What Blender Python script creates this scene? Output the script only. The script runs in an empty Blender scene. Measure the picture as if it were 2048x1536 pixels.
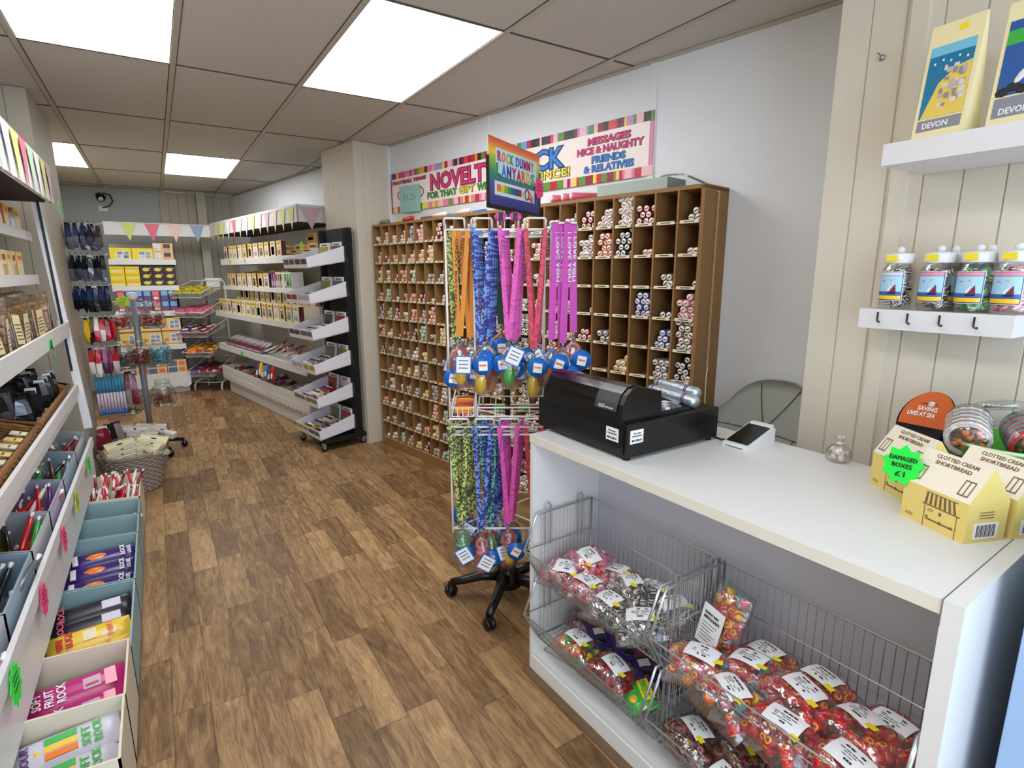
import bpy, bmesh, math, random
from mathutils import Matrix, Vector
rnd = random.Random(7)
PI = math.pi
C = bpy.context.scene.collection
sc = bpy.context.scene

# ---------------------------------------------------------------- camera
cam_d = bpy.data.cameras.new('camera'); cam = bpy.data.objects.new('camera', cam_d); C.objects.link(cam)
cam_d.sensor_fit = 'HORIZONTAL'; cam_d.sensor_width = 36.0; cam_d.lens = 1096 / 2048 * 36.0
cam_d.clip_start = 0.02
cam.matrix_world = (Matrix.Translation((0, 0, 1.45)) @ Matrix.Rotation(-0.5696, 4, 'Z')
                    @ Matrix.Rotation(PI / 2 - 0.201, 4, 'X') @ Matrix.Rotation(-0.003, 4, 'Z'))
sc.camera = cam

# ---------------------------------------------------------------- world, exposure
w = bpy.data.worlds.new('daylight'); sc.world = w; w.use_nodes = True
bg = w.node_tree.nodes['Background']; bg.inputs[0].default_value = (0.66, 0.80, 1.0, 1); bg.inputs[1].default_value = 3.2
sc.view_settings.view_transform = 'Standard'; sc.view_settings.look = 'None'
sc.view_settings.gamma = 1.0; sc.view_settings.exposure = 0.42; sc.view_settings.use_curve_mapping = False
LAMP = 7.0

# ---------------------------------------------------------------- materials
MATS = {}
def mat(name, col=(.8, .8, .8), rough=.5, metal=0., spec=.5, emit=0., noise=0., nscale=20., bump=0., coat=0.):
    if name in MATS: return MATS[name]
    m = bpy.data.materials.new(name); m.use_nodes = True
    nt = m.node_tree; b = nt.nodes['Principled BSDF']
    b.inputs['Base Color'].default_value = (*col, 1); b.inputs['Roughness'].default_value = rough
    b.inputs['Metallic'].default_value = metal; b.inputs['Specular IOR Level'].default_value = spec
    b.inputs['Coat Weight'].default_value = coat
    if emit:
        b.inputs['Emission Color'].default_value = (.97, .985, 1.0, 1); b.inputs['Emission Strength'].default_value = emit
    if noise or bump:
        tc = nt.nodes.new('ShaderNodeTexCoord'); n = nt.nodes.new('ShaderNodeTexNoise')
        n.inputs['Scale'].default_value = nscale; n.inputs['Detail'].default_value = 5
        nt.links.new(tc.outputs['Object'], n.inputs['Vector'])
        if noise:
            r = nt.nodes.new('ShaderNodeMapRange'); r.inputs['To Min'].default_value = 1 - noise; r.inputs['To Max'].default_value = 1 + noise
            mx = nt.nodes.new('ShaderNodeMix'); mx.data_type = 'RGBA'; mx.blend_type = 'MULTIPLY'; mx.inputs['Factor'].default_value = 1
            mx.inputs[6].default_value = (*col, 1)
            nt.links.new(n.outputs['Fac'], r.inputs['Value']); nt.links.new(r.outputs[0], mx.inputs[7])
            nt.links.new(mx.outputs[2], b.inputs['Base Color'])
        if bump:
            bp = nt.nodes.new('ShaderNodeBump'); bp.inputs['Strength'].default_value = bump; bp.inputs['Distance'].default_value = .003
            nt.links.new(n.outputs['Fac'], bp.inputs['Height']); nt.links.new(bp.outputs[0], b.inputs['Normal'])
    MATS[name] = m
    return m

def film(name, tint=(1, 1, 1), amount=.12, rough=.12):
    """thin clear plastic or glass skin: mostly see-through with a gloss coat, crinkled"""
    if name in MATS: return MATS[name]
    m = bpy.data.materials.new(name); m.use_nodes = True; nt = m.node_tree; nt.nodes.clear()
    out = nt.nodes.new('ShaderNodeOutputMaterial'); tr = nt.nodes.new('ShaderNodeBsdfTransparent'); gl = nt.nodes.new('ShaderNodeBsdfGlossy')
    mx = nt.nodes.new('ShaderNodeMixShader'); lw = nt.nodes.new('ShaderNodeLayerWeight'); mr = nt.nodes.new('ShaderNodeMapRange')
    tr.inputs[0].default_value = (*tint, 1); gl.inputs['Roughness'].default_value = rough
    lw.inputs['Blend'].default_value = .35
    mr.inputs['To Min'].default_value = amount; mr.inputs['To Max'].default_value = min(1, amount + .45)
    n = nt.nodes.new('ShaderNodeTexNoise'); n.inputs['Scale'].default_value = 35; bp = nt.nodes.new('ShaderNodeBump')
    bp.inputs['Strength'].default_value = .6; bp.inputs['Distance'].default_value = .01
    tc = nt.nodes.new('ShaderNodeTexCoord')
    L = nt.links.new
    L(tc.outputs['Object'], n.inputs['Vector'])
    L(n.outputs['Fac'], bp.inputs['Height']); L(bp.outputs[0], gl.inputs['Normal'])
    L(lw.outputs['Facing'], mr.inputs['Value']); L(mr.outputs[0], mx.inputs[0]); L(tr.outputs[0], mx.inputs[1]); L(gl.outputs[0], mx.inputs[2])
    L(mx.outputs[0], out.inputs[0])
    MATS[name] = m
    return m

def srgb(r, g, b):
    f = lambda c: (c / 255 / 12.92) if c / 255 <= .04045 else ((c / 255 + .055) / 1.055) ** 2.4
    return (f(r), f(g), f(b))
def cm(name, r, g, b, **k): return mat(name, srgb(r, g, b), **k)

WHITE = cm('white_laminate', 229, 228, 226, rough=.35)
WHITEW = cm('white_painted_wood', 224, 221, 221, rough=.45, noise=.04, nscale=12)
CREAMP = cm('cream_panel_paint', 216, 207, 189, rough=.55, noise=.04, nscale=3)
GREYT = cm('grey_beige_panel_paint', 186, 178, 160, rough=.55, noise=.03, nscale=3)
WALLW = cm('white_wall_paint', 234, 236, 239, rough=.6, noise=.03, nscale=2)
WALLG = cm('grey_wall_paint', 176, 180, 178, rough=.6, noise=.03, nscale=2)
BLACK = cm('black_plastic', 11, 11, 13, rough=.3)
BLACKG = cm('black_gloss', 10, 10, 12, rough=.12)
BLACKM = cm('black_matt', 16, 16, 17, rough=.7)
CHROME = mat('chrome_wire', (.50, .53, .55), .28, .85)
DCHROME = mat('dull_steel', (.42, .42, .43), .35, 1.0)
WWIRE = cm('white_coated_wire', 238, 236, 232, rough=.35)
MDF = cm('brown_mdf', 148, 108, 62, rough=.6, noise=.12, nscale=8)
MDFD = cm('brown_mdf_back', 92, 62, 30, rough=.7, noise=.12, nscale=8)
PAPER = cm('white_paper', 240, 240, 242, rough=.6)
PAPERC = cm('cream_paper', 238, 226, 190, rough=.6)
INK = cm('dark_ink', 38, 34, 36, rough=.6)
INKG = cm('grey_ink', 110, 110, 116, rough=.6)
YST = cm('yellow_sticker', 246, 226, 30, rough=.5)
NGREEN = cm('neon_green_card', 30, 240, 70, rough=.6)
NPINK = cm('neon_pink_card', 255, 70, 130, rough=.6)
NLIME = cm('lime_card', 190, 225, 40, rough=.6)
PLAS = film('clear_plastic', (1, 1, 1), .10)
PLASD = film('clear_bag_film', (.97, .97, .98), .16, .18)
GLASS = film('clear_jar', (.95, .97, .96), .08, .04)
RED = cm('candy_red', 205, 28, 40, rough=.3, coat=.4)
PINK = cm('candy_pink', 238, 110, 140, rough=.3, coat=.4)
CWHITE = cm('candy_white', 242, 232, 226, rough=.3, coat=.4)
CYEL = cm('candy_yellow', 245, 200, 40, rough=.3, coat=.4)
CORA = cm('candy_orange', 240, 120, 30, rough=.3, coat=.4)
CBRN = cm('candy_brown', 92, 42, 30, rough=.3, coat=.4)
CBLK = cm('candy_black', 22, 20, 22, rough=.3, coat=.4)
CTEAL = cm('candy_teal', 70, 170, 180, rough=.3, coat=.4)
CGRN = cm('candy_green', 60, 180, 70, rough=.3, coat=.4)
CPUR = cm('candy_purple', 90, 40, 110, rough=.3, coat=.4)
CBLU = cm('candy_blue', 30, 110, 200, rough=.3, coat=.4)
CDRED = cm('candy_dark_red', 130, 22, 36, rough=.3, coat=.4)

# ---------------------------------------------------------------- mesh builder
class MB:
    def __init__(s): s.v = []; s.f = []; s.mi = []; s.mats = []; s.smooth = []
    def m(s, mt):
        if mt not in s.mats: s.mats.append(mt)
        return s.mats.index(mt)
    def add(s, vs, fs, mt, M=None, smooth=False):
        o = len(s.v); i = s.m(mt)
        if M is not None: vs = [M @ Vector(p) for p in vs]
        s.v += [tuple(p) for p in vs]
        for f in fs: s.f.append([o + k for k in f]); s.mi.append(i); s.smooth.append(smooth)
        return s
    def box(s, a, b, mt, M=None):
        x0, y0, z0 = a; x1, y1, z1 = b
        vs = [(x0, y0, z0), (x1, y0, z0), (x1, y1, z0), (x0, y1, z0), (x0, y0, z1), (x1, y0, z1), (x1, y1, z1), (x0, y1, z1)]
        return s.add(vs, [(0, 3, 2, 1), (4, 5, 6, 7), (0, 1, 5, 4), (1, 2, 6, 5), (2, 3, 7, 6), (3, 0, 4, 7)], mt, M)
    def bar(s, p, q, wx, wz, mt, up=(0, 0, 1)):
        p = Vector(p); q = Vector(q); d = q - p; L = d.length; d.normalize(); u = Vector(up)
        x = d.cross(u)
        if x.length < 1e-5: x = Vector((1, 0, 0))
        x.normalize(); z = x.cross(d)
        M = Matrix((( x.x, d.x, z.x, p.x), (x.y, d.y, z.y, p.y), (x.z, d.z, z.z, p.z), (0, 0, 0, 1)))
        return s.box((-wx / 2, 0, -wz / 2), (wx / 2, L, wz / 2), mt, M)
    def quad(s, a, b, c, d, mt): return s.add([a, b, c, d], [(0, 1, 2, 3)], mt)
    def tube(s, pts, r, mt, n=6, closed=False, cap=True):
        pts = [Vector(p) for p in pts]; vs = []; fs = []; N = len(pts); prev = None
        for i, p in enumerate(pts):
            if closed: t = pts[(i + 1) % N] - pts[i - 1]
            else: t = (pts[min(i + 1, N - 1)] - pts[max(i - 1, 0)])
            if t.length < 1e-9: t = Vector((0, 0, 1))
            t.normalize()
            if prev is None:
                a = Vector((0, 0, 1)) if abs(t.z) < .9 else Vector((1, 0, 0))
                x = t.cross(a).normalized()
            else:
                x = prev - t * prev.dot(t)
                x = x.normalized() if x.length > 1e-6 else t.orthogonal().normalized()
            prev = x; y = t.cross(x); rr = r[i] if isinstance(r, (list, tuple)) else r
            for k in range(n):
                a = 2 * PI * k / n; vs.append(p + (x * math.cos(a) + y * math.sin(a)) * rr)
        for i in range(N if closed else N - 1):
            j = (i + 1) % N
            for k in range(n): fs.append((i * n + k, i * n + (k + 1) % n, j * n + (k + 1) % n, j * n + k))
        if cap and not closed: fs.append(tuple(range(n))[::-1]); fs.append(tuple((N - 1) * n + k for k in range(n)))
        return s.add(vs, fs, mt, smooth=n > 5)
    def lathe(s, prof, mt, n=20, M=None, capb=True, capt=True):
        vs = []; fs = []
        for r, z in prof:
            for k in range(n): a = 2 * PI * k / n; vs.append((r * math.cos(a), r * math.sin(a), z))
        for i in range(len(prof) - 1):
            for k in range(n): fs.append((i * n + k, i * n + (k + 1) % n, (i + 1) * n + (k + 1) % n, (i + 1) * n + k))
        if capb: fs.append(tuple(range(n))[::-1])
        if capt: fs.append(tuple((len(prof) - 1) * n + k for k in range(n)))
        return s.add(vs, fs, mt, M, smooth=True)
    def ball(s, c, r, mt, n=8, m=6, M=None):
        if not isinstance(r, (tuple, list)): r = (r, r, r)
        vs = [(c[0], c[1], c[2] + r[2])]; fs = []
        for i in range(1, m):
            t = PI * i / m
            for k in range(n): a = 2 * PI * k / n; vs.append((c[0] + r[0] * math.sin(t) * math.cos(a), c[1] + r[1] * math.sin(t) * math.sin(a), c[2] + r[2] * math.cos(t)))
        vs.append((c[0], c[1], c[2] - r[2])); L = len(vs) - 1
        for k in range(n): fs.append((0, 1 + k, 1 + (k + 1) % n)); fs.append((L, L - n + (k + 1) % n, L - n + k))
        for i in range(m - 2):
            for k in range(n): fs.append((1 + i * n + k, 1 + (i + 1) * n + k, 1 + (i + 1) * n + (k + 1) % n, 1 + i * n + (k + 1) % n))
        return s.add(vs, fs, mt, M, smooth=True)
    def prism(s, pts, y0, y1, mt, M=None):
        """outline in x,z extruded along y"""
        n = len(pts); vs = [(x, y0, z) for x, z in pts] + [(x, y1, z) for x, z in pts]
        fs = [tuple(range(n)), tuple(range(2 * n - 1, n - 1, -1))]
        for i in range(n): j = (i + 1) % n; fs.append((i, i + n, j + n, j))
        return s.add(vs, fs, mt, M)
    def mesh(s, name):
        me = bpy.data.meshes.new(name); me.from_pydata(s.v, [], s.f)
        for m_ in s.mats: me.materials.append(m_)
        me.polygons.foreach_set('material_index', s.mi); me.polygons.foreach_set('use_smooth', s.smooth); me.update()
        return me
    def build(s, name, parent=None, loc=(0, 0, 0), rot=(0, 0, 0), **k):
        return link(name, s.mesh(name), parent, loc, rot, **k)

def props(o, label=None, cat=None, group=None, kind=None):
    if label: o['label'] = label
    if cat: o['category'] = cat
    if group: o['group'] = group
    if kind: o['kind'] = kind
    return o
def link(name, me, parent=None, loc=(0, 0, 0), rot=(0, 0, 0), label=None, cat=None, group=None, kind=None, scale=None):
    o = bpy.data.objects.new(name, me); C.objects.link(o)
    o.location = loc; o.rotation_euler = rot
    if scale: o.scale = scale
    if parent: o.parent = parent
    return props(o, label, cat, group, kind)
def thing(name, label, cat, loc=(0, 0, 0), rotz=0, group=None, rot=None):
    return link(name, None, None, loc, rot or (0, 0, rotz), label, cat, group)
def place(root, loc, rot=(0, 0, 0)):
    root.location = loc; root.rotation_euler = rot if isinstance(rot, (tuple, list)) else (0, 0, rot)
def dup(root, loc, rot, label=None, group=None):
    r = root.copy(); C.objects.link(r); place(r, loc, rot)
    if label: r['label'] = label
    if group: r['group'] = group
    for ch in list(root.children):
        c = ch.copy(); C.objects.link(c); c.parent = r
        for g in list(ch.children):
            e = g.copy(); C.objects.link(e); e.parent = c
    return r
# a frame: origin + heading; local x runs left to right as seen from the front, local y goes away from the viewer
class Fr:
    def __init__(s, ox, oy, ang): s.o = (ox, oy); s.a = ang; s.c = math.cos(ang); s.s = math.sin(ang)
    def __call__(s, x, y, z): return (s.o[0] + x * s.c - y * s.s, s.o[1] + x * s.s + y * s.c, z)

_tx = {}
def text_mesh(txt, mt, bold=0., depth=.001):
    key = (txt, mt.name, bold)
    if key in _tx: return _tx[key]
    cu = bpy.data.curves.new('lettering', 'FONT'); cu.body = txt; cu.size = 1; cu.offset = bold; cu.extrude = depth
    cu.resolution_u = 2
    ob = bpy.data.objects.new('lettering', cu); C.objects.link(ob)
    dg = bpy.context.evaluated_depsgraph_get(); dg.update()
    me = bpy.data.meshes.new_from_object(ob.evaluated_get(dg)); me.name = 'lettering'
    bpy.data.objects.remove(ob); bpy.data.curves.remove(cu)
    me.materials.clear(); me.materials.append(mt)
    _tx[key] = me
    return me
def text(txt, x, z, w, h, mt, parent, y=0., name='lettering', bold=0., outline=None, ob=.06, rot=None):
    """lettering on a vertical face: left edge x, baseline z, width w, cap height h, facing -y"""
    me = text_mesh(txt, mt, bold)
    xs = [v.co.x for v in me.vertices]; ys = [v.co.y for v in me.vertices]
    x0, x1, y1 = min(xs), max(xs), max(ys)
    sx = w / (x1 - x0); sy = h / .7
    r = rot or (PI / 2, 0, 0)
    off = Matrix.Rotation(r[2], 3, 'Z') @ Vector((-x0 * sx, 0, 0))
    if outline is not None:
        me2 = text_mesh(txt, outline, ob)
        link(name + '_outline', me2, parent, (x + off.x, y + .0006 + off.y, z), r, scale=(sx, sy, 1))
    return link(name, me, parent, (x + off.x, y + off.y, z), r, scale=(sx, sy, 1))
ORD = ['first', 'second', 'third', 'fourth', 'fifth', 'sixth', 'seventh', 'eighth', 'ninth', 'tenth', 'eleventh', 'twelfth', 'thirteenth',
       'fourteenth', 'fifteenth', 'sixteenth', 'seventeenth', 'eighteenth', 'nineteenth', 'twentieth', 'twenty-first', 'twenty-second', 'twenty-third', 'twenty-fourth']
def price_star(label, loc, rot, mt, r=.05, lines=(), cat='price star', parent=None, name='price_star'):
    b = MB(); n = 9; pts = []
    for k in range(2 * n): a = PI * k / n; q = r if k % 2 == 0 else r * .76; pts.append((q * math.sin(a), q * math.cos(a)))
    b.prism(pts, 0, .0015, mt)
    t = thing(name, label, cat, loc, rot=rot)
    b.build('card', t)
    for i, (s, ww, hh, zz) in enumerate(lines): text(s, -ww / 2, zz, ww, hh, INK, t, -.001, 'handwriting')
    if not lines:
        k = MB()
        for zz in (.35, .1, -.2): k.box((-r * .4, -.001, r * zz), (r * .4, 0, r * (zz + .06)), INK)
        k.build('handwriting', t)
    return t
# ---------------------------------------------------------------- the room
CE = 2.462
W0 = (1.725, 4.562); WA = math.atan2(-.98348, .18103)
WF = Fr(W0[0], W0[1], WA)                       # right wall frame: x = distance from the pilaster corner, y<0 into the room
def struct(name, mb, parent=None, loc=(0, 0, 0), rot=(0, 0, 0)): return mb.build(name, parent, loc, rot, kind='structure')

def floor_mat():
    m = bpy.data.materials.new('wood_plank_vinyl'); m.use_nodes = True; nt = m.node_tree; b = nt.nodes['Principled BSDF']; L = nt.links.new
    def N(t, **k):
        n = nt.nodes.new(t)
        for a, v in k.items(): setattr(n, a, v)
        return n
    def M(op, a, b_=None, c=None):
        n = N('ShaderNodeMath', operation=op)
        for i, v in enumerate((a, b_, c)):
            if v is None: continue
            if isinstance(v, (int, float)): n.inputs[i].default_value = v
            else: L(v, n.inputs[i])
        return n.outputs[0]
    tc = N('ShaderNodeTexCoord'); sp = N('ShaderNodeSeparateXYZ'); L(tc.outputs['Object'], sp.inputs[0])
    x = M('DIVIDE', M('SUBTRACT', sp.outputs[0], .003), .1105); col = M('FLOOR', x); fx = M('FRACT', x)
    wn = N('ShaderNodeTexWhiteNoise', noise_dimensions='1D'); L(col, wn.inputs['W'])
    y = M('ADD', M('DIVIDE', sp.outputs[1], .51), M('MULTIPLY', wn.outputs['Value'], 7.3)); row = M('FLOOR', y); fy = M('FRACT', y)
    cb = N('ShaderNodeCombineXYZ'); L(col, cb.inputs[0]); L(row, cb.inputs[1])
    w2 = N('ShaderNodeTexWhiteNoise', noise_dimensions='2D'); L(cb.outputs[0], w2.inputs['Vector'])
    cb2 = N('ShaderNodeCombineXYZ'); L(M('MULTIPLY', sp.outputs[0], 14), cb2.inputs[0]); L(M('MULTIPLY', sp.outputs[1], 2.2), cb2.inputs[1]); L(M('MULTIPLY', w2.outputs['Value'], 40), cb2.inputs[2])
    g = N('ShaderNodeTexNoise'); g.inputs['Scale'].default_value = 2.2; g.inputs['Detail'].default_value = 8; g.inputs['Roughness'].default_value = .62; g.inputs['Distortion'].default_value = 1.2
    L(cb2.outputs[0], g.inputs['Vector'])
    cb3 = N('ShaderNodeCombineXYZ'); L(M('MULTIPLY', sp.outputs[0], 70), cb3.inputs[0]); L(M('MULTIPLY', sp.outputs[1], 6), cb3.inputs[1]); L(M('MULTIPLY', w2.outputs['Value'], 17), cb3.inputs[2])
    g2 = N('ShaderNodeTexNoise'); g2.inputs['Scale'].default_value = 3; g2.inputs['Detail'].default_value = 4; L(cb3.outputs[0], g2.inputs['Vector'])
    t = M('ADD', M('ADD', M('MULTIPLY', w2.outputs['Value'], .34), M('MULTIPLY', g.outputs['Fac'], 1.1)), M('MULTIPLY', g2.outputs['Fac'], .42))
    cr = N('ShaderNodeValToRGB'); L(M('MULTIPLY', t, .72), cr.inputs[0])
    e = cr.color_ramp; e.elements[0].position = .34; e.elements[0].color = (*srgb(66, 47, 30), 1); e.elements[1].position = .92; e.elements[1].color = (*srgb(192, 154, 108), 1)
    k = e.elements.new(.6); k.color = (*srgb(126, 95, 62), 1)
    edge = M('MINIMUM', M('MINIMUM', fx, M('SUBTRACT', 1, fx)), M('MULTIPLY', M('MINIMUM', fy, M('SUBTRACT', 1, fy)), 4.6))
    gp = N('ShaderNodeMapRange'); gp.inputs['From Max'].default_value = .03; gp.inputs['To Min'].default_value = .5; L(edge, gp.inputs['Value'])
    mx = N('ShaderNodeMix', data_type='RGBA', blend_type='MULTIPLY'); mx.inputs['Factor'].default_value = 1; L(cr.outputs[0], mx.inputs[6]); L(gp.outputs[0], mx.inputs[7])
    L(mx.outputs[2], b.inputs['Base Color']); b.inputs['Roughness'].default_value = .42; b.inputs['Specular IOR Level'].default_value = .35
    bp = N('ShaderNodeBump'); bp.inputs['Strength'].default_value = .25; bp.inputs['Distance'].default_value = .002; L(g2.outputs['Fac'], bp.inputs['Height']); L(bp.outputs[0], b.inputs['Normal'])
    return m
struct('floor', MB().box((-1.3, -1.6, -.05), (3.2, 8.7, 0), floor_mat()))

# suspended ceiling: mineral tiles, tee grid
TILE = cm('ceiling_tile', 206, 200, 190, rough=.9, noise=.06, nscale=60, bump=.5)
TEE = cm('ceiling_tee_paint', 190, 182, 168, rough=.5)
DARKG = cm('shadow_gap_grey', 84, 78, 68, rough=.8)
GX = [-.406 + .6 * i for i in range(-1, 6)]; GY = [3.41 + 1.2 * j for j in range(-4, 6)]
lights = [(-.406, 2.21), (.794, 2.21), (-1.006, 5.81), (.194, 5.81), (-.406, -.19)]  # last panel is unseen, added behind the camera to light the near end
cb = MB()
for x in GX[:-1]:
    for y in GY[:-1]:
        if any(abs(x - a) < .05 and abs(y - b_) < .05 for a, b_ in lights): continue
        cb.box((x, y, CE + .004), (x + .6, y + 1.2, CE + .018), TILE)
for y in GY[:-1]: cb.box((GX[-1], y, CE + .004), (3.4, y + 1.2, CE + .018), TILE)
ceil = struct('ceiling', cb)
g = MB()
for x in GX: g.box((x - .012, -1.6, CE - .001), (x + .012, 8.6, CE + .006), TEE); g.box((x - .016, -1.6, CE + .002), (x + .016, 8.6, CE + .0065), DARKG)
for y in GY: g.box((-1.3, y - .005, CE + .0005), (3.2, y + .005, CE + .0055), DARKG)
struct('trim_ceiling_grid', g)
struct('ceiling_void', MB().box((-1.3, -1.6, CE + .08), (3.4, 8.7, CE + .12), WALLG))
LITE = mat('lit_panel_diffuser', (1, 1, 1), .5, emit=LAMP)
LN = ['nearest left lit ceiling panel, cut by the top left of the photo', 'large lit ceiling panel above the aisle in front of the pigeonholes', 'small far left lit ceiling panel above the hanging bags',
      'far lit ceiling panel above the end of the aisle', 'unseen extra lit ceiling panel behind the viewer on the left']
for (x, y), lab in zip(lights, LN):
    t = thing('ceiling_light', lab, 'ceiling light', (x + .3, y + .6, CE))
    b = MB()
    for s in (-1, 1):
        b.box((s * .294 - .006, -.6, .001), (s * .294 + .006, .6, .03), WHITE); b.box((-.3, s * .594 - .006, .001), (.3, s * .594 + .006, .03), WHITE)
    b.build('frame', t)
    MB().box((-.289, -.589, .003), (.289, .589, .012), LITE).build('diffuser', t)

def boards(L, z0, z1, mt, w=.098, gap=.006, dep=.006, x0=0.):
    """tongue and groove cladding, x from x0 to x0+L, face at y=0"""
    b = MB(); n = max(1, round(L / w)); w = L / n; pr = []
    for i in range(n):
        a = x0 + i * w
        pr += [(a, dep), (a + gap * .5, 0), (a + w - gap * .5, 0)]
    pr.append((x0 + L, dep))
    vs = []; fs = []
    for x, y in pr: vs += [(x, y, z0), (x, y, z1)]
    for i in range(len(pr) - 1): fs.append((2 * i, 2 * i + 2, 2 * i + 3, 2 * i + 1))
    k = len(vs); vs += [(x0, .03, z0), (x0, .03, z1), (x0 + L, .03, z0), (x0 + L, .03, z1)]
    fs += [(k + 1, k + 3, k + 2, k)]
    b.add(vs, fs, mt); return b
def at(fr, x, y=0, z=0): return dict(loc=fr(x, y, z), rot=(0, 0, fr.a))
# right wall (white boards with cover battens), running from y=8.6 down to the recess
wr = MB().box((-4.2, 0, 0), (4.3, .05, CE + .08), WALLW)
struct('wall_right', wr, **at(WF, 0))
b = MB()
for s in (1.248, 2.51, -1.24, -2.47):
    b.box((s - .02, -.008, 0 if s > 2 else 1.0), (s + .02, 0, CE), WALLW)
b.box((.0, -.02, 1.8), (.022, 0, CE), WALLW)
struct('trim_right_battens', b, **at(WF, 0))
b = MB().box((-4.2, -.012, CE - .012), (4.2, 0, CE + .002), TEE)
struct('trim_right_ceiling_angle', b, **at(WF, 0))
# pilaster by the pigeonholes
pw = struct('wall_right_pilaster', MB().box((0, .01, 0), (.58, .30, CE), CREAMP), loc=(1.318, 5.08, 0), rot=(0, 0, math.atan2(4.501 - 5.08, 1.416 - 1.318)))
PA = math.atan2(4.501 - 5.08, 1.416 - 1.318)
struct('wall_right_pilaster_boards', boards(.587, 0, CE, CREAMP, .098), loc=(1.318, 5.08, 0), rot=(0, 0, PA))
struct('wall_right_pilaster_side', boards(.315, 0, CE, CREAMP, .078), loc=(1.416, 4.501, 0), rot=(0, 0, math.atan2(.061, .309)))
# near right partition with cladding, seen past the counter
NF = Fr(1.83, 1.013, -PI / 2)
struct('wall_near_right', boards(2.4, 0, CE, CREAMP, .0925), **at(NF, 0))
struct('wall_near_right_return', MB().box((.0, .012, 0), (.06, .75, CE), CREAMP), **at(NF, 0))
b = MB().box((.2, -.012, 0), (.243, .002, CE), CREAMP)
struct('trim_near_right_strip', b, **at(NF, 0))
# back wall
struct('wall_back', MB().box((-1.3, 8.5, 0), (.16, 8.56, CE + .08), WALLG))
struct('wall_back_boards', boards(1.1, 0, CE, GREYT, .1), loc=(.16, 8.48, 0))
struct('trim_back_corner', MB().box((.56, 8.3, 0), (.66, 8.48, CE), GREYT))
struct('trim_back_ceiling_angle', MB().box((-1.3, 8.47, CE - .02), (.16, 8.5, CE), GREYT))
# left wall: clad recess, pilaster, then the far recess
LF = Fr(-.79, -1.6, PI / 2)
struct('wall_left', boards(5.86, 0, CE + .05, CREAMP, .1), **at(LF, 0))
struct('wall_left_pilaster_near', boards(.30, 0, CE, GREYT, .1), loc=(-.787, 4.25, 0))
struct('wall_left_pilaster', boards(.84, 0, CE, GREYT, .1), loc=(-.487, 4.25, 0), rot=(0, 0, PI / 2))
struct('wall_left_pilaster_far', MB().box((-.86, 4.29, 0), (-.52, 5.085, CE), GREYT))
struct('wall_left_far', boards(3.45, 0, CE + .05, GREYT, .1), loc=(-.86, 5.08, 0), rot=(0, 0, PI / 2))
struct('wall_front_right', MB().box((1.83, -1.6, 0), (3.2, -1.55, CE), CREAMP))
# ---------------------------------------------------------------- pigeonhole cabinet with sticks of rock
P0, P1, NC, NR, PZ0, PZ1, PD = .078, 2.925, 24, 12, .065, 1.812, .22
cw = (P1 - P0) / NC; ch = (PZ1 - PZ0) / NR
PF = Fr(*WF(P0, -PD, 0)[:2], WA)                # front left corner of the cabinet
cab = thing('pigeonhole_cabinet', 'tall brown pigeonhole cabinet full of rock sticks against the right wall', 'cabinet', PF(0, 0, 0), WA)
Wd = P1 - P0
b = MB()
b.box((-.006, 0, 0), (.006, PD - .001, PZ1 + .006), MDF); b.box((Wd - .009, 0, 0), (Wd + .009, PD - .001, PZ1 + .006), MDF)
for z in (PZ1 - .006,): b.box((-.006, 0, z), (Wd + .009, PD - .001, z + .018), MDF)
b.build('carcass', cab)
MB().box((.006, -.012, 0), (Wd - .01, .19, PZ0 + .004), MDF).build('plinth', cab)
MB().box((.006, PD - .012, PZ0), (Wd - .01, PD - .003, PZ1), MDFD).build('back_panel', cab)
b = MB()
for i in range(1, NC): b.box((i * cw - .0045, .001, PZ0), (i * cw + .0045, PD - .013, PZ1 - .006), MDF)
b.build('divider_set', cab, kind='stuff')
b = MB()
for j in range(1, NR): b.box((.006, .003, PZ0 + j * ch - .004), (Wd - .009, PD - .013, PZ0 + j * ch + .004), MDF)
b.build('shelf_set', cab, kind='stuff')
# label strips under every compartment: the nearest hundred are parts of their own
lm = MB(); lm.box((-.046, -.0012, -.008), (.046, .0008, .006), PAPERC); lm.box((-.024, -.0018, -.003), (.026, -.001, .001), INK); lme = lm.mesh('label_strip')
rest = MB()
for k in range(NC - 1, -1, -1):
    for j in range(NR):
        x = (k + .5) * cw; z = PZ1 - (j + 1) * ch + (.004 if j < NR - 1 else .0)
        if (NC - 1 - k) * NR + j < 100: link('label_strip', lme, cab, (x, .0008, z))
        else:
            rest.box((x - .046, 0, z - .008), (x + .046, .002, z + .006), PAPERC); rest.box((x - .022, -.0008, z - .003), (x + .024, 0, z + .001), INK)
rest.build('label_strip', cab, kind='stuff')
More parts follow.
